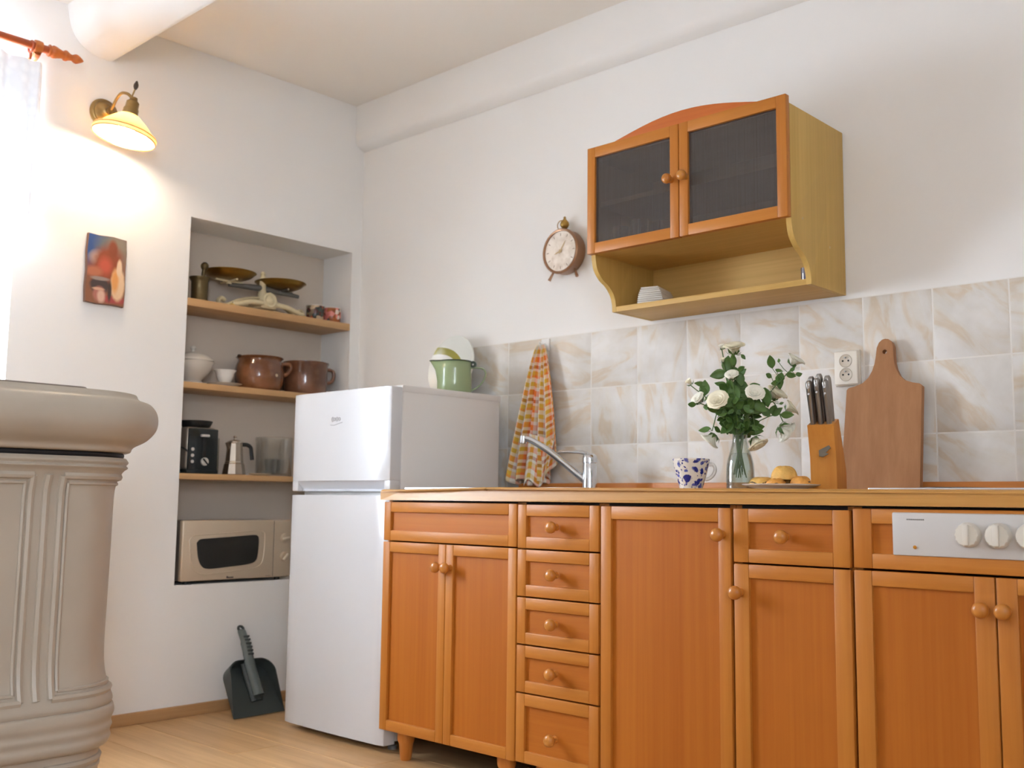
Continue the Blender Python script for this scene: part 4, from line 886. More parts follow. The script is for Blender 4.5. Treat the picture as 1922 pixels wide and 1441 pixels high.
# ------------------------------------------------------------------ on top of the fridge
def fridge_top():
    z = 1.1905; x, y = 0.846, -0.225
    j = thing('enamel_jug', 'green enamel jug standing on top of the fridge', 'jug', (x, y, z))
    G = mat('green_enamel', (152, 168, 126), 0.2, coat=0.4); DG = mat('dark_rim', (44, 62, 44), 0.3)
    pr = [(0.0, 0), (0.06, 0), (0.063, 0.004), (0.0635, 0.05), (0.0605, 0.09), (0.0625, 0.122)]
    n = 44; R = []; d = Vector((-0.8, -0.6)).normalized(); a0 = math.atan2(d.y, d.x)
    for r, zz in pr[1:]:
        f = max(0, (zz - 0.05) / 0.072); ring = []
        for k in range(n):
            a = 2 * PI * k / n; da = (a - a0 + PI) % (2 * PI) - PI
            rr = r + 0.03 * f ** 1.6 * math.exp(-(da / 0.42) ** 2); ring.append((x + rr * math.cos(a), y + rr * math.sin(a), z + zz + 0.004 * f * math.exp(-(da / 0.42) ** 2)))
        R.append(ring)
    top = R[-1]
    b = MB().rings(R, True, False); o = b.build('body', G, j, smooth=60); solid(o, 0.0016, -1)
    MB().tube(top, 0.0022, 8, closed=True).build('rim', DG, j)
    e = Vector((0.78, 0.62)).normalized()
    def at(r, zz): return (x + e.x * r, y + e.y * r, z + zz)
    handle([at(0.06, 0.1), at(0.085, 0.1), at(0.107, 0.095), at(0.115, 0.075), at(0.105, 0.05), at(0.085, 0.028), at(0.062, 0.016)], 0.006, G, j, flat=0.6)
    MB().lathe([(0.004, -0.008), (0.012, -0.008), (0.014, 0), (0.012, 0.008), (0.004, 0.008)], 16, T(*at(0.068, 0.112)) @ RZ(a0) @ RX(PI / 2), close=True).build('hinge', DG, j)
    # white dish leaning on the wall behind the jug
    m, nt, N, L, P = newmat('white_olive_dish'); tc = N.new('ShaderNodeTexCoord')
    mp = N.new('ShaderNodeMapping'); mp.vector_type = 'TEXTURE'; mp.inputs['Location'].default_value = (-0.09, 0, 0.045); mp.inputs['Scale'].default_value = (1, 1e3, 1)
    ln = N.new('ShaderNodeVectorMath'); ln.operation = 'LENGTH'; L.new(tc.outputs['Object'], mp.inputs[0]); L.new(mp.outputs[0], ln.inputs[0])
    rp = N.new('ShaderNodeValToRGB'); rp.color_ramp.interpolation = 'CONSTANT'; el = rp.color_ramp.elements
    el[0].color = lin((236, 234, 226)); el[1].position = 0.138; el[1].color = lin((158, 152, 76)); q = el.new(0.166); q.color = lin((228, 228, 220))
    L.new(ln.outputs['Value'], rp.inputs[0]); L.new(rp.outputs[0], P.inputs['Base Color']); P.inputs['Roughness'].default_value = 0.2
    loc = (0.69, -0.075, z + 0.001); M = T(loc[0], loc[1], loc[2]) @ T(0, 0, 0.125) @ RX(PI / 2 - 0.18) @ Matrix.Scale(1.09, 4)
    o = MB().lathe([(0, 0), (0.06, 0.0), (0.075, 0.004), (0.105, 0.016), (0.115, 0.019), (0.1145, 0.022), (0.1, 0.019), (0.072, 0.008), (0, 0.005)], 48, M).build('leaning_dish', m, loc=loc)
    tag(o, 'white dish with an olive green sweep leaning on the wall behind the jug', 'dish')
fridge_top()

# ------------------------------------------------------------------ wall clock
def clock():
    cx, cz = 1.204, 1.704
    c = thing('wall_clock', 'copper-rimmed alarm-style wall clock hanging beside the wall cabinet', 'clock', (cx, -0.03, 1.606))
    CO = mat('aged_copper', (166, 128, 100), 0.35, 0.75, vary=0.15, bscale=30); BR2 = mat('clock_brass', (168, 134, 70), 0.35, 0.9)
    M = T(cx, -0.003, cz) @ RX(PI / 2); r = 0.083
    MB().lathe([(0, 0), (r * 0.93, 0), (r * 0.97, 0.008), (r * 0.97, 0.04), (r, 0.044), (r, 0.05), (r * 0.95, 0.054), (r * 0.89, 0.052), (r * 0.88, 0.046), (0, 0.046)], 48, M).build('case', CO, c)
    m, nt, N, L, P = newmat('clock_dial_paper'); tc = N.new('ShaderNodeTexCoord'); no = N.new('ShaderNodeTexNoise'); no.inputs['Scale'].default_value = 30; no.inputs['Detail'].default_value = 4
    L.new(tc.outputs['Object'], no.inputs[0]); rp = N.new('ShaderNodeValToRGB'); rp.color_ramp.elements[0].position = 0.35; rp.color_ramp.elements[0].color = lin((214, 200, 184)); rp.color_ramp.elements[1].position = 0.6; rp.color_ramp.elements[1].color = lin((240, 230, 218))
    L.new(no.outputs['Fac'], rp.inputs[0]); L.new(rp.outputs[0], P.inputs['Base Color']); P.inputs['Roughness'].default_value = 0.3
    dl = MB().lathe([(0, 0.0472), (r * 0.885, 0.0472), (r * 0.885, 0.0466), (0, 0.0466)], 48, M).build('dial', m, c)
    TK = mat('dial_print', (168, 148, 128), 0.5)
    for k in range(12):
        a = PI / 6 * k; b = MB(); b.M = M @ RZ(a); b.box(-0.0016, 0.0016, 0.056, 0.066, 0.0471, 0.0476); b.M = Matrix(); b.build('hour_mark', TK, dl, smooth=0)
    HM = mat('hand_gold', (190, 164, 124), 0.35, 0.4)
    for nm, a, ln in (('hour_hand', 1.9, 0.03), ('minute_hand', -0.6, 0.045)):
        b = MB(); b.M = M @ RZ(a); b.prism([(-0.002, -0.01), (0.002, -0.01), (0.0025, ln * 0.6), (0, ln), (-0.0025, ln * 0.6)], 0.0485, 0.0495, 'XY'); b.M = Matrix(); b.build(nm, HM, c)
    MB().lathe([(0, 0.046), (0.006, 0.046), (0.006, 0.051), (0, 0.052)], 16, M).build('hand_cap', HM, c)
    for s in (-1, 1):
        a = Vector((cx + s * 0.05, -0.03, cz - 0.068)); e = Vector((cx + s * 0.066, -0.036, cz - 0.098))
        MB().tube([a, (a + e) / 2, e], [0.004, 0.0045, 0.006], 10).build('leg', CO, c)
    MB().lathe([(0.006, 0), (0.01, 0.002), (0.007, 0.008), (0.013, 0.014), (0.017, 0.022), (0.015, 0.032), (0.008, 0.04), (0.004, 0.046), (0.005, 0.05), (0, 0.055)], 20, T(cx, -0.028, cz + r * 0.95)).build('bell_crown', BR2, c)
    MB().tube([(cx - 0.012 + 0.017 * math.cos(q), -0.034, cz + r + 0.018 + 0.017 * math.sin(q)) for q in [2 * PI * k / 24 for k in range(24)]], 0.0018, 8, closed=True).build('carrying_ring', BR2, c)
clock()

# ------------------------------------------------------------------ tea towel on its hook
def towel():
    h = thing('towel_hook', 'small white adhesive hook on the tiles above the tea towel', 'hook', (1.1, -0.009, 1.36))
    WH = mat('white_plastic', (238, 236, 232), 0.4)
    MB().box(1.082, 1.122, -0.0145, -0.0088, 1.352, 1.398, bev=0.002).build('plate', WH, h)
    MB().tube(spline([(1.1, -0.0145, 1.38), (1.1, -0.03, 1.372), (1.1, -0.036, 1.362), (1.1, -0.04, 1.368), (1.1, -0.041, 1.376)], 4), 0.003, 8).build('prong', WH, h)
    m, nt, N, L, P = newmat('orange_check_cloth'); uv = N.new('ShaderNodeUVMap'); sp = N.new('ShaderNodeSeparateXYZ'); L.new(uv.outputs[0], sp.inputs[0])
    def stripes(out, period):
        a = N.new('ShaderNodeMath'); a.operation = 'DIVIDE'; a.inputs[1].default_value = period; L.new(out, a.inputs[0])
        f = N.new('ShaderNodeMath'); f.operation = 'FRACT'; L.new(a.outputs[0], f.inputs[0])
        rp = N.new('ShaderNodeValToRGB'); rp.color_ramp.interpolation = 'CONSTANT'; e = rp.color_ramp.elements
        seq = [(0.0, (244, 238, 226)), (0.13, (226, 186, 70)), (0.26, (244, 238, 226)), (0.36, (242, 128, 54)), (0.52, (244, 238, 226)), (0.62, (186, 90, 50)), (0.72, (244, 238, 226)), (0.8, (228, 180, 66)), (0.92, (240, 130, 60))]
        e[0].position = 0; e[0].color = lin(seq[0][1]); e[1].position = seq[1][0]; e[1].color = lin(seq[1][1])
        for pz, c in seq[2:]: q = e.new(pz); q.color = lin(c)
        L.new(f.outputs[0], rp.inputs[0]); return rp.outputs[0]
    mx = N.new('ShaderNodeMix'); mx.data_type = 'RGBA'; mx.blend_type = 'MIX'; mx.inputs['Factor'].default_value = 0.5
    L.new(stripes(sp.outputs['X'], 0.15), mx.inputs['A']); L.new(stripes(sp.outputs['Y'], 0.15), mx.inputs['B'])
    L.new(mx.outputs['Result'], P.inputs['Base Color']); P.inputs['Roughness'].default_value = 0.9
    zt = 1.372
    def fn(u, v):
        # gathered at the hook, fanning out into pleats
        s = v ** 0.75; wl, wr = -0.012 - 0.108 * s, 0.014 + 0.085 * s ** 0.9
        uu = u + 0.02 * math.sin(6 * u + 4 * v)
        X = 1.106 + 1.08 * (wl + (wr - wl) * uu) - 0.012 * v
        ph = u * 2 * PI * 5.2 + 0.7 * math.sin(3 * v)
        amp = (0.008 + 0.019 * s) * (1 - 0.55 * max(0, (u - 0.62) / 0.38))
        Y = -0.046 - amp * math.sin(ph) + 0.008 * (1 - v) - 0.006 * math.cos(2 * PI * u)
        hem = 0.848 + 0.05 * max(0, math.sin(u * PI * 1.3 - 0.15)) * (0.3 + 0.7 * math.sin(u * 7) ** 2) + (0.12 * max(0, (u - 0.7) / 0.3) ** 0.8) + 0.05 * max(0, (0.14 - u) / 0.14)
        return (X, min(Y, -0.0125), zt + (hem - zt) * v)
    t = thing('tea_towel', 'orange and yellow checked tea towel hanging from a hook on the tiles', 'towel', (1.09, -0.045, 0.87))
    solid(MB().grid(fn, 120, 60, uv=(0.52, 0.62)).build('cloth', m, t, smooth=180), 0.0016, 1)
    def fn2(u, v):
        X = 1.075 + 0.115 * u - 0.02 * v; Y = -0.056 - 0.012 * math.sin(u * 6 + 1) - 0.006 * v
        zb = 0.862 + 0.06 * u ** 2 + 0.02 * math.sin(u * 9); ztop = 1.05 - 0.03 * u
        return (X, Y, ztop + (zb - ztop) * v)
    solid(MB().grid(fn2, 30, 24, uv=(0.16, 0.2)).build('folded_corner', m, t, smooth=180), 0.0016, 1)
    MB().tube(spline([(1.094, -0.037, 1.372), (1.098, -0.04, 1.385), (1.104, -0.038, 1.378), (1.102, -0.036, 1.366)], 4), 0.0015, 6).build('hanging_loop', WH, t)
towel()

# ------------------------------------------------------------------ on the worktop
ZC = 0.8405
def blue_cup():
    x, y = 2.021, -0.455
    c = thing('teacup', 'large white cup with blue flowers standing on the worktop next to the vase', 'cup', (x, y, ZC))
    m, nt, N, L, P = newmat('blue_flower_china'); tc = N.new('ShaderNodeTexCoord'); cur = None
    nz = N.new('ShaderNodeTexNoise'); nz.inputs['Scale'].default_value = 45; L.new(tc.outputs['Object'], nz.inputs['Vector'])
    mxv = N.new('ShaderNodeMix'); mxv.data_type = 'VECTOR'; mxv.inputs['Factor'].default_value = 0.022
    L.new(tc.outputs['Object'], mxv.inputs[4]); L.new(nz.outputs['Color'], mxv.inputs[5])
    base = lin((232, 224, 212))
    for sc, lim, col in ((58, 0.34, (96, 100, 168)), (46, 0.33, (38, 46, 130)), (92, 0.26, (52, 56, 128))):
        vo = N.new('ShaderNodeTexVoronoi'); vo.inputs['Scale'].default_value = sc; L.new(mxv.outputs[1], vo.inputs[0])
        lt = N.new('ShaderNodeMapRange'); lt.inputs['From Min'].default_value = lim + 0.05; lt.inputs['From Max'].default_value = lim - 0.05; L.new(vo.outputs['Distance'], lt.inputs[0])
        mx = N.new('ShaderNodeMix'); mx.data_type = 'RGBA'; mx.inputs['B'].default_value = lin(col); L.new(lt.outputs[0], mx.inputs['Factor'])
        if cur: L.new(cur, mx.inputs['A'])
        else: mx.inputs['A'].default_value = base
        cur = mx.outputs['Result']
    L.new(cur, P.inputs['Base Color']); P.inputs['Roughness'].default_value = 0.18
    pr = spline([(0.03, 0.0), (0.031, 0.006), (0.0345, 0.02), (0.041, 0.042), (0.0465, 0.064), (0.0505, 0.0845)], 4)
    prof = [(0, 0.003), (0.027, 0.0)] + [(p[0], p[1]) for p in pr] + [(0.0485, 0.086), (0.046, 0.082), (0.038, 0.042), (0.03, 0.012), (0, 0.009)]
    MB().lathe(prof, 48, T(x, y, ZC)).build('bowl', m, c)
    d = Vector((0.86, 0.5, 0)).normalized()
    def at(r, zz): return (x + d.x * r, y + d.y * r, ZC + zz)
    handle([at(0.046, 0.07), at(0.058, 0.071), at(0.064, 0.06), at(0.061, 0.046), at(0.05, 0.034), at(0.038, 0.03)], 0.0036, WHITEC, c, flat=1.3)
blue_cup()
def bouquet():
    vx, vy = 2.152, -0.42
    v = thing('glass_vase', 'clear glass carafe vase filled with water holding the white roses', 'vase', (vx, vy, ZC))
    GL = glass('vase_glass', (244, 247, 245), 0.22, 0.02, 0.02)
    pr = spline([(0.036, 0.002), (0.0372, 0.012), (0.037, 0.05), (0.034, 0.078), (0.0265, 0.105), (0.0205, 0.13), (0.0195, 0.148), (0.022, 0.168), (0.0265, 0.188)], 5)
    prof = [(0, 0), (0.034, 0.0)] + [(p[0], p[1]) for p in pr] + [(0.0255, 0.188)] + [(max(0.001, p[0] - 0.0022), p[1] + 0.0015) for p in reversed(pr)][1:-1] + [(0.033, 0.009), (0, 0.008)]
    MB().lathe(prof, 40, T(vx, vy, ZC)).build('carafe', GL, v)
    wp = [(p[0] - 0.003, p[1]) for p in pr if 0.012 < p[1] < 0.1]
    MB().lathe([(0, 0.0095)] + [(wp[0][0] - 0.001, 0.0095)] + wp + [(0, wp[-1][1])], 36, T(vx, vy, ZC)).build('water', glass('water', (240, 246, 244), 0.12, 0.0, 0.0), v)
    BLOOMS=[((2.142,-0.426,1.218),0.0224,'o'),((2.114,-0.443,1.224),0.0098,'b'),((2.121,-0.450,1.187),0.0084,'b'),((2.162,-0.472,1.140),0.0140,'o'),((2.041,-0.487,1.130),0.0112,'b'),((2.072,-0.491,1.082),0.0154,'o'),((2.138,-0.498,1.071),0.0224,'o'),((2.216,-0.452,1.089),0.0196,'o'),((2.212,-0.337,1.097),0.0224,'o'),((2.261,-0.320,1.185),0.0196,'o'),((2.230,-0.292,1.062),0.0182,'o'),((2.090,-0.457,0.981),0.0210,'d'),((2.198,-0.416,0.971),0.0210,'d'),((2.224,-0.319,1.006),0.0238,'d')]
    LEAVES=[((2.157,-0.453,1.168),(2.162,-0.469,1.201)),((2.159,-0.437,1.159),(2.181,-0.440,1.168)),((2.148,-0.475,1.151),(2.112,-0.501,1.141)),((2.110,-0.418,1.127),(2.077,-0.423,1.133)),((2.072,-0.455,1.126),(2.050,-0.481,1.129)),((2.083,-0.469,1.106),(2.072,-0.487,1.116)),((2.073,-0.509,1.067),(2.064,-0.533,1.067)),((2.097,-0.491,1.071),(2.119,-0.458,1.046)),((2.117,-0.422,1.060),(2.099,-0.419,1.017)),((2.107,-0.431,1.035),(2.100,-0.449,1.028)),((2.100,-0.481,1.005),(2.070,-0.493,0.999)),((2.091,-0.447,1.011),(2.098,-0.426,0.997)),((2.216,-0.358,1.169),(2.219,-0.375,1.202)),((2.242,-0.368,1.181),(2.238,-0.362,1.193)),((2.238,-0.380,1.162),(2.260,-0.381,1.154)),((2.230,-0.387,1.141),(2.226,-0.409,1.148)),((2.230,-0.344,1.147),(2.224,-0.331,1.113)),((2.259,-0.363,1.149),(2.285,-0.357,1.142)),((2.255,-0.332,1.159),(2.264,-0.323,1.173)),((2.268,-0.326,1.150),(2.276,-0.305,1.155)),((2.178,-0.415,1.118),(2.205,-0.403,1.121)),((2.209,-0.389,1.114),(2.218,-0.386,1.061)),((2.191,-0.440,1.076),(2.224,-0.429,1.054)),((2.170,-0.392,1.042),(2.203,-0.393,1.036)),((2.265,-0.406,1.038),(2.292,-0.384,1.038)),((2.254,-0.391,1.068),(2.263,-0.384,1.072)),((2.158,-0.431,1.155),(2.168,-0.432,1.117)),((2.149,-0.387,1.135),(2.149,-0.401,1.090)),((2.142,-0.446,1.122),(2.166,-0.445,1.077)),((2.111,-0.444,1.115),(2.137,-0.439,1.088)),((2.137,-0.454,1.100),(2.157,-0.431,1.057)),((2.153,-0.448,1.073),(2.165,-0.438,1.039)),((2.158,-0.390,1.104),(2.175,-0.399,1.069)),((2.206,-0.440,1.071),(2.240,-0.433,1.046)),((2.152,-0.407,1.206),(2.159,-0.398,1.193)),((2.136,-0.466,1.099),(2.122,-0.482,1.101)),((2.158,-0.458,1.055),(2.145,-0.468,1.042)),((2.185,-0.454,1.062),(2.206,-0.433,1.042)),((2.140,-0.402,1.117),(2.121,-0.392,1.079)),((2.183,-0.392,1.059),(2.155,-0.387,1.038)),((2.205,-0.445,1.011),(2.220,-0.446,0.995)),((2.118,-0.409,1.043),(2.097,-0.408,1.026)),((2.152,-0.440,1.065),(2.165,-0.412,1.045)),((2.158,-0.417,1.084),(2.166,-0.397,1.055)),((2.139,-0.459,1.082),(2.163,-0.458,1.059))]
    PET = mat('cream_petal', (250, 245, 228), 0.6, vary=0.06, bscale=60); PET2 = mat('ivory_petal', (248, 238, 210), 0.6, vary=0.08, bscale=60)
    for M_ in (PET, PET2):
        P = M_.node_tree.nodes['Principled BSDF']; P.inputs['Subsurface Weight'].default_value = 0.0
    STEM = mat('rose_stem', (86, 116, 60), 0.5); LEAF = mat('rose_leaf', (84, 118, 54), 0.42, vary=0.35, bscale=25)
    neck = Vector((vx, vy, ZC + 0.15)); roses = []
    def petal(b, M, r, open_, wid):
        nu, nv = 5, 4; V = []
        for j in range(nv + 1):
            t = j / nv; row = []
            w = wid * r * (0.35 + 0.9 * math.sin(min(1, t * 1.05) * PI * 0.62)); a = open_ * t
            rad = r * (0.18 + 0.62 * math.sin(a) * t + 0.22 * math.sqrt(t)); zz = r * 1.25 * (t * math.cos(a * 0.75)) - 0.35 * r
            for i in range(nu + 1):
                q = (i / nu - 0.5) * 2; ang = q * w / max(rad, 0.35 * r)
                rr = rad + 0.06 * r * t * q * q
                row.append(b.v(M @ Vector((rr * math.cos(ang), rr * math.sin(ang), zz - 0.12 * r * q * q * t))))
            V.append(row)
        for j in range(nv):
            for i in range(nu): b.face([V[j][i], V[j][i + 1], V[j + 1][i + 1], V[j + 1][i]])
    rnd = random.Random(3)
    names = {'o': 'open cream rose in the glass vase', 'b': 'small closed rosebud in the glass vase', 'd': 'drooping cream rose hanging beside the glass vase'}
    for k, (pos, r, kind) in enumerate(BLOOMS):
        pos = Vector(pos); side = Vector((pos.x - vx, pos.y - vy, 0))
        t = thing('rose', names[kind], 'rose', (vx, vy, ZC + 0.03), 0, {'o': 'open roses in the vase', 'b': 'rosebuds in the vase', 'd': 'drooping roses in the vase'}[kind])
        lo = Vector((vx - side.x * 0.12, vy - side.y * 0.12, ZC + 0.035 + 0.008 * (k % 4))); nk = neck + side.normalized() * 0.011
        if kind == 'd':
            pk = neck + side * 0.75 + Vector((0, 0, max(0.06, pos.z - neck.z + 0.075))); pts = [lo, nk, neck + side * 0.35 + Vector((0, 0, 0.06)), pk, pos + Vector((0, 0, r * 0.9))]; ax = Vector((side.x * 1.5, side.y * 1.5, -0.12)).normalized()
        else:
            mid = nk.lerp(pos, 0.5) + Vector((0, 0, 0.012)); pts = [lo, nk, mid, pos - Vector((0, 0, r * 0.5))]
            ax = (pos - neck + Vector((0.25, -0.5, 0.1)) * 0.16).normalized()
        sp = spline(pts, 8); MB().tube(sp, 0.0014, 7).build('stem', STEM, t)
        M = Matrix.Translation(pos) @ ax.to_track_quat('Z', 'Y').to_matrix().to_4x4()
        b = MB(); r = r * 1.25; rb = r
        if kind == 'b': lay = ((3, 0.15, 0.75, 0.8), (4, 0.35, 0.9, 1.0))
        else: lay = ((3, 0.2, 0.5, 0.85), (5, 0.45, 0.75, 0.9), (6, 0.75, 0.95, 0.85), (7, 1.05, 1.1, 0.85))
        for n, op, sc, wd in lay:
            o0 = rnd.random() * 6
            for q in range(n): petal(b, M @ RZ(o0 + 2 * PI * q / n), rb * sc, op + 0.15 * rnd.random(), wd)
        solid(b.build('bloom', PET if k % 2 else PET2, t, smooth=180), 0.0005, 0)
        b = MB()
        for q in range(5):
            MM = M @ RZ(2 * PI * q / 5); a = [MM @ Vector(p) for p in ((0.1 * r, -0.15 * r, -0.5 * r), (0.1 * r, 0.15 * r, -0.5 * r), (0.62 * r, 0.2 * r, -0.35 * r), (0.62 * r, -0.2 * r, -0.35 * r), (0.95 * r, 0, 0.05 * r))]
            w_ = [b.v(p) for p in a]; b.face([w_[0], w_[1], w_[2], w_[3]]); b.face([w_[3], w_[2], w_[4]])
        b.build('calyx', STEM, t); roses.append((t, sp))
    def leaf(p0, p1, parent, fat):
        p0, p1 = Vector(p0), Vector(p1); d = p1 - p0; ln = d.length; d.normalize()
        view = Vector((0.5, -0.86, 0.15)).normalized(); sd = d.cross(view)
        if sd.length < 1e-3: sd = d.orthogonal()
        sd.normalize(); nm = sd.cross(d); tw = rnd.uniform(-0.6, 0.6); sd = sd * math.cos(tw) + nm * math.sin(tw); nm = sd.cross(d)
        def fn(u, v):
            w = fat * ln * math.sin(PI * min(1, v * 0.96 + 0.03)) ** 0.8 * (1.15 - 0.45 * v); q = (u - 0.5) * 2
            return p0 + d * ln * v + sd * w * q + nm * (0.25 * w * abs(q) - 0.1 * ln * math.sin(PI * v))
        solid(MB().grid(fn, 4, 6).build('leaf', LEAF, parent, smooth=180), 0.0005, 0)
    for a, c in LEAVES:
        mid = Vector(a); best = min(roses, key=lambda rs: min((q - mid).length for q in rs[1]))
        leaf(a, c, best[0], 0.32)
        q = min(best[1], key=lambda q: (q - mid).length)
        if (q - mid).length < 0.06: MB().tube([q, q.lerp(mid, 0.5) + Vector((0, 0, -0.003)), mid], 0.0009, 5).build('leaf_stalk', STEM, best[0])
    for (t, sp) in roses:
        for k in range(7):
            i = rnd.randint(9, 19); p0 = sp[i]; dd = Vector((rnd.uniform(-1, 1), rnd.uniform(-1, 1), rnd.uniform(-0.3, 0.8))).normalized()
            leaf(p0, p0 + dd * rnd.uniform(0.03, 0.046), t, 0.36)
bouquet()
def pastries():
    x, y = 2.262, -0.405
    p = lathe_thing('plate', 'flat white plate of pastries standing between the vase and the knife block', 'plate', [(0, 0), (0.055, 0), (0.058, 0.004), (0.09, 0.013), (0.098, 0.0155), (0.099, 0.0175), (0.095, 0.018), (0.058, 0.0085), (0, 0.0075)], WHITEC, (x, y, ZC), 48)
    PM = mat('golden_pastry', (228, 158, 70), 0.55, vary=0.3, bscale=70, bump=0.5); PD = mat('sugar_pastry', (236, 182, 96), 0.6, vary=0.25, bscale=60, bump=0.5)
    FIL = mat('poppy_filling', (58, 40, 34), 0.6)
    rnd = random.Random(5)
    def bun(cx, cy, cz, a, bb, h, rot, m, lb, fill=True):
        t = thing('pastry', lb, 'pastry', (cx, cy, cz)); n, k2 = 22, 8; R = []
        for j in range(k2 + 1):
            t_ = j / k2; ring = []
            for k in range(n):
                an = 2 * PI * k / n; wob = 1 + 0.07 * math.sin(3 * an + rot) + 0.05 * math.sin(5 * an + 2 * rot)
                s = math.cos(t_ * PI / 2 * 0.97) ** 0.6 * wob; e = Vector((a * s * math.cos(an), bb * s * math.sin(an), 0)); e.rotate(Matrix.Rotation(rot, 3, 'Z'))
                ring.append((cx + e.x, cy + e.y, cz + h * math.sin(t_ * PI / 2) * (1 + 0.06 * math.sin(4 * an + rot))))
            R.append(ring)
        MB().rings(R).build('crust', m, t, smooth=70)
        if fill: MB().tube([(cx + 0.95 * a * math.cos(rot) * math.cos(q) - 0.95 * bb * math.sin(rot) * math.sin(q), cy + 0.95 * a * math.sin(rot) * math.cos(q) + 0.95 * bb * math.cos(rot) * math.sin(q), cz + h * (0.3 + 0.12 * math.sin(5 * q))) for q in [PI * (1.25 + 0.07 * k) for k in range(8)]], 0.0019, 6).build('filling', FIL, t)
    z = ZC + 0.0135
    bun(x - 0.05, y - 0.012, z, 0.036, 0.026, 0.022, 0.3, PD, 'low pale golden pastry on the plate next to the vase')
    bun(x + 0.004, y - 0.03, z - 0.004, 0.028, 0.024, 0.022, 1.2, PM, 'golden pastry in the middle of the plate under the tall one')
    bun(x + 0.054, y + 0.004, z, 0.033, 0.026, 0.024, 2.1, PM, 'golden pastry on the plate next to the knife block')
    bun(x + 0.006, y + 0.034, z - 0.003, 0.03, 0.024, 0.024, 0.8, PD, 'golden pastry lying at the back of the plate by the tiles')
    bun(x + 0.008, y + 0.0, z + 0.016, 0.033, 0.028, 0.034, 0.4, PD, 'domed sugar-dusted pastry topping the pile on the plate', False)
pastries()
def knives():
    KB = wood('knife_block_beech', (226, 156, 72), (206, 130, 52), 2, 0.4, 45, 2.0, coat=0.15)
    loc = Vector((2.333, -0.285, ZC)); rz = 0.18
    k = thing('knife_block', 'beech knife block leaning forward with steel-handled knives', 'knife block', loc, rz)
    # side outline: (y, z), front is -y
    pr = [(0.055, 0), (-0.038, 0), (-0.038, 0.09), (-0.062, 0.172), (-0.008, 0.19), (0.052, 0.06)]
    MB().prism(pr, -0.034, 0.034, 'YZ', bev=0.002).build('block', KB, k, local=True)
    b = MB(); b.M = T(0.006, -0.041, 0.1) @ RX(-0.28)
    b.prism([(-0.014, 0.004), (0.012, 0.018), (0.016, 0.01), (0.004, -0.002), (0.012, -0.006), (-0.002, -0.014), (-0.012, -0.012)], -0.0105, -0.0085, 'XZ'); b.M = Matrix()
    b.build('emblem', mat('emblem_grey', (120, 112, 98), 0.5), k, local=True)
    ax = Vector((0, -0.285, 0.958)).normalized()
    HS = mat('knife_steel', (150, 146, 142), 0.3, 0.9); tdir = Vector((0, 0.95, 0.31)).normalized()
    q = 0
    for row, (dy, lift) in enumerate(((0.013, 0.0), (0.038, 0.006))):
        for i in range(3):
            base = Vector((-0.021 + 0.021 * i, -0.062, 0.172)) + tdir * dy - ax * 0.004
            t = thing('knife', ['steel-handled knife in the front row of the beech block', 'steel-handled knife in the back row of the beech block'][row], 'knife', loc, rz, ['knives in the front row', 'knives in the back row'][row])
            L_ = 0.118 + lift + 0.006 * (i == 1)
            sp = [base + ax * L_ * s for s in (0, 0.12, 0.5, 0.82, 0.95, 1.0)]
            MB().tube(sp, [0.0065, 0.0072, 0.008, 0.0088, 0.0085, 0.0055], 14, flat=1.35, ref=(0, 1, 0.3)).build('handle', HS, t, local=True)
            for s in (0.72, 0.86):
                MB().lathe([(0, 0), (0.0032, 0), (0.0028, 0.001), (0, 0.0012)], 10, Matrix.Translation(base + ax * L_ * s + Vector((0, -0.0118, -0.003))) @ RX(PI / 2)).build('rivet', CHROME, t, local=True)
            b = MB(); c0 = base - ax * 0.001; c1 = base - ax * 0.09; e = Vector((0.0006, 0, 0)); w = tdir * 0.008
            b.rings([[c0 - w - e, c0 + w - e, c0 + w + e, c0 - w + e], [c1 - w * 0.3 - e, c1 + w - e, c1 + w + e, c1 - w * 0.3 + e]]); b.build('blade', STEEL, t, local=True)
            q += 1
knives()
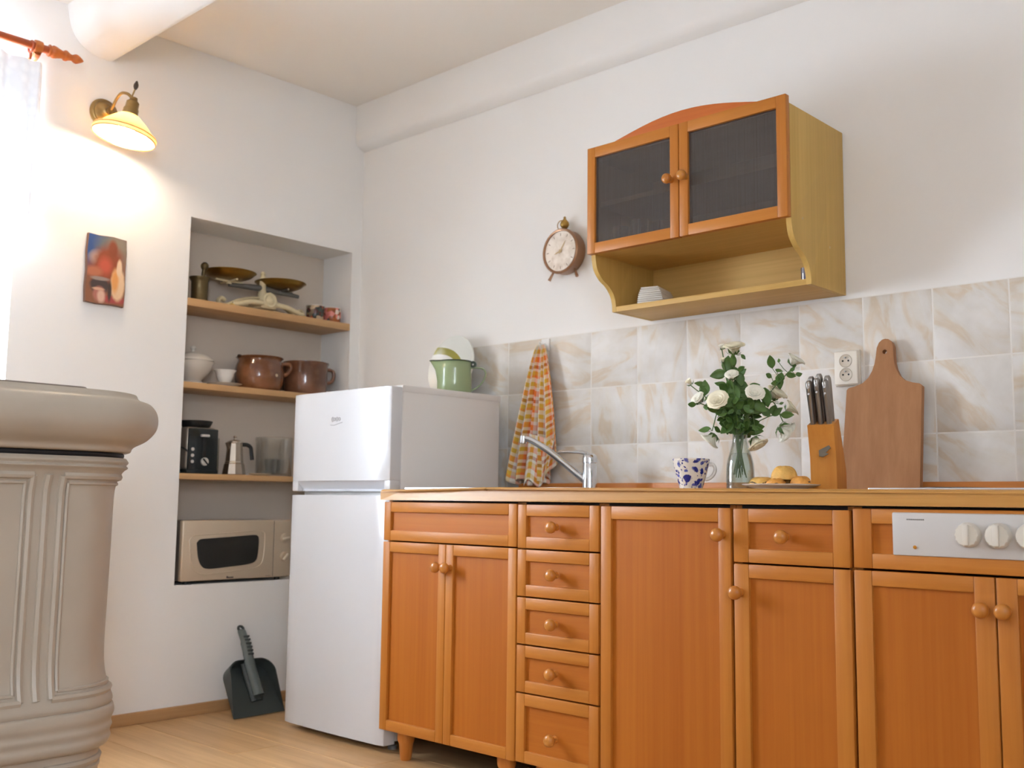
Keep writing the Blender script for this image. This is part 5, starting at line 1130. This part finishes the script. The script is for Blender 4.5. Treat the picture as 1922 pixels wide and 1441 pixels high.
def board():
    CB = wood('worn_board', (182, 132, 90), (154, 104, 66), 2, 0.6, 30, 2.0, bump=0.3)
    loc = (2.39, -0.095, ZC); h = 0.298; w = 0.111
    c = thing('chopping_board', 'worn wooden chopping board with a handle leaning against the tiles', 'chopping board', loc)
    half = [(w * 0.98, 0.004), (w, 0.012), (w - 0.004, h - 0.006), (w - 0.01, h), (0.082, h + 0.004), (0.06, h + 0.012), (0.044, h + 0.027), (0.034, h + 0.046), (0.028, h + 0.066), (0.025, h + 0.09), (0.0235, h + 0.112), (0.018, h + 0.126), (0.009, h + 0.134), (0, h + 0.136)]
    out = [(-x, z) for x, z in half[::-1][1:]]
    poly = half + out + [(-w + 0.006, 0.0), (w - 0.006, 0.0)]
    # the hanging hole: outline is bridged to the hole through the top of the handle
    hz, hr, n = h + 0.098, 0.0065, 16
    hole = [(hr * math.sin(2 * PI * k / n), hz + hr * math.cos(2 * PI * k / n)) for k in range(n + 1)]
    i = len(half) - 1
    pp = poly[:i + 1] + hole + poly[i:]
    b = MB(); M = T(*loc) @ RX(-0.155); b.M = M
    A = [b.v((x, -0.009, z)) for x, z in poly]; B = [b.v((x, 0.009, z)) for x, z in poly]
    ha = [b.v((x, -0.009, z)) for x, z in hole[:-1]]; hb = [b.v((x, 0.009, z)) for x, z in hole[:-1]]
    def ringfill(P, H):
        es = [b.bm.edges.new((P[k], P[(k + 1) % len(P)])) for k in range(len(P)) if not b.bm.edges.get((P[k], P[(k + 1) % len(P)]))]
        es += [b.bm.edges.new((H[k], H[(k + 1) % len(H)])) for k in range(len(H)) if not b.bm.edges.get((H[k], H[(k + 1) % len(H)]))]
        bmesh.ops.triangle_fill(b.bm, use_beauty=True, use_dissolve=False, edges=es)
    ringfill(A, ha); ringfill(B, hb)
    for P, Q in ((A, B), (ha, hb)):
        for k in range(len(P)): b.face([P[k], P[(k + 1) % len(P)], Q[(k + 1) % len(Q)], Q[k]])
    b.M = Matrix(); b.build('slab', CB, c, smooth=35)
board()
def socket():
    s = thing('double_socket', 'cream double wall socket on the tiles above the chopping board', 'socket', (2.268, -0.0088, 1.15))
    WP = mat('cream_plastic', (236, 228, 214), 0.35)
    MB().box(2.23, 2.306, -0.02, -0.0088, 1.148, 1.25, bev=0.002).build('back_box', WP, s)
    MB().box(2.2325, 2.3035, -0.03, -0.0195, 1.1505, 1.2475, bev=0.003, seg=3).build('cover', WP, s)
    for z in (1.219, 1.179):
        M = T(2.268, -0.0302, z) @ RX(PI / 2)
        o = MB().lathe([(0.0195, 0.0006), (0.0185, 0.0016), (0.0175, 0.0006), (0.0165, -0.0), (0, -0.0)], 28, M).build('outlet', mat('socket_well', (206, 194, 176), 0.4), s)
        for dx in (-0.0085, 0.0085): MB().lathe([(0, 0), (0.0028, 0), (0.0026, 0.0006), (0, 0.0007)], 10, T(2.268 + dx, -0.0303, z) @ RX(PI / 2)).build('pin_hole', BLACKP, o)
        MB().tube([(2.268, -0.03, z + 0.009), (2.268, -0.037, z + 0.009)], 0.0022, 8).build('earth_pin', STEEL, o)
socket()

# ------------------------------------------------------------------ on and in the wall cabinet
def cabinet_things():
    z = 1.4325
    m, nt, N, L, P = newmat('napkin_paper'); P.inputs['Base Color'].default_value = lin((226, 220, 210)); P.inputs['Roughness'].default_value = 0.8
    # folded pack of napkins: rounded stack with visible layers
    t = thing('napkin_pack', 'pack of folded white paper napkins lying on the open cabinet shelf', 'napkins', (1.665, -0.12, z), 0.25)
    n = 9
    for k in range(n):
        s = 0.95 - 0.32 * (k / (n - 1)) ** 2; zz = 0.0065 * k
        b = MB().box(-0.04 * s, 0.055 * s, -0.06, 0.06, zz + 0.0003, zz + 0.0063, bev=0.0028, seg=2); b.build('napkin', m, t, local=True)
    lathe_thing('spice_glass', 'tiny clear glass with a blue band on the open cabinet shelf', 'glass', [(0, 0), (0.016, 0), (0.017, 0.003), (0.0175, 0.05), (0.0165, 0.05), (0.0155, 0.006), (0, 0.005)], glass('blue_glass', (190, 196, 222), 0.3, 0.05, 0.3, (190, 190, 210)), (2.205, -0.13, z), 24)
    for k, (x, y, r, h) in enumerate(((1.63, -0.25, 0.03, 0.075), (1.70, -0.25, 0.03, 0.085), (1.77, -0.23, 0.032, 0.07), (1.66, -0.16, 0.032, 0.1), (1.84, -0.2, 0.03, 0.06))):
        lathe_thing('tumbler', 'clear drinking glass behind the smoked cabinet door', 'glass', [(0, 0), (r * 0.8, 0), (r, h), (r * 0.95, h), (r * 0.74, 0.006), (0, 0.006)], glass('tumbler_glass', (230, 232, 230), 0.35, 0.05, 0.25), (x, y, 1.6005), 24, group='glasses in the wall cabinet')
    for k, (x, y) in enumerate(((2.02, -0.17), (2.14, -0.17))):
        lathe_thing('bowl', ['plain white china bowl behind the smoked door beside the side panel', 'plain cream china bowl behind the smoked door near the middle'][1 - k], 'bowl', [(0, 0), (0.03, 0), (0.05, 0.03), (0.055, 0.045), (0.052, 0.045), (0.045, 0.028), (0, 0.006)], WHITEC if k else mat('cream_bowl', (224, 196, 150), 0.3), (x, y, 1.6005), 30)
cabinet_things()
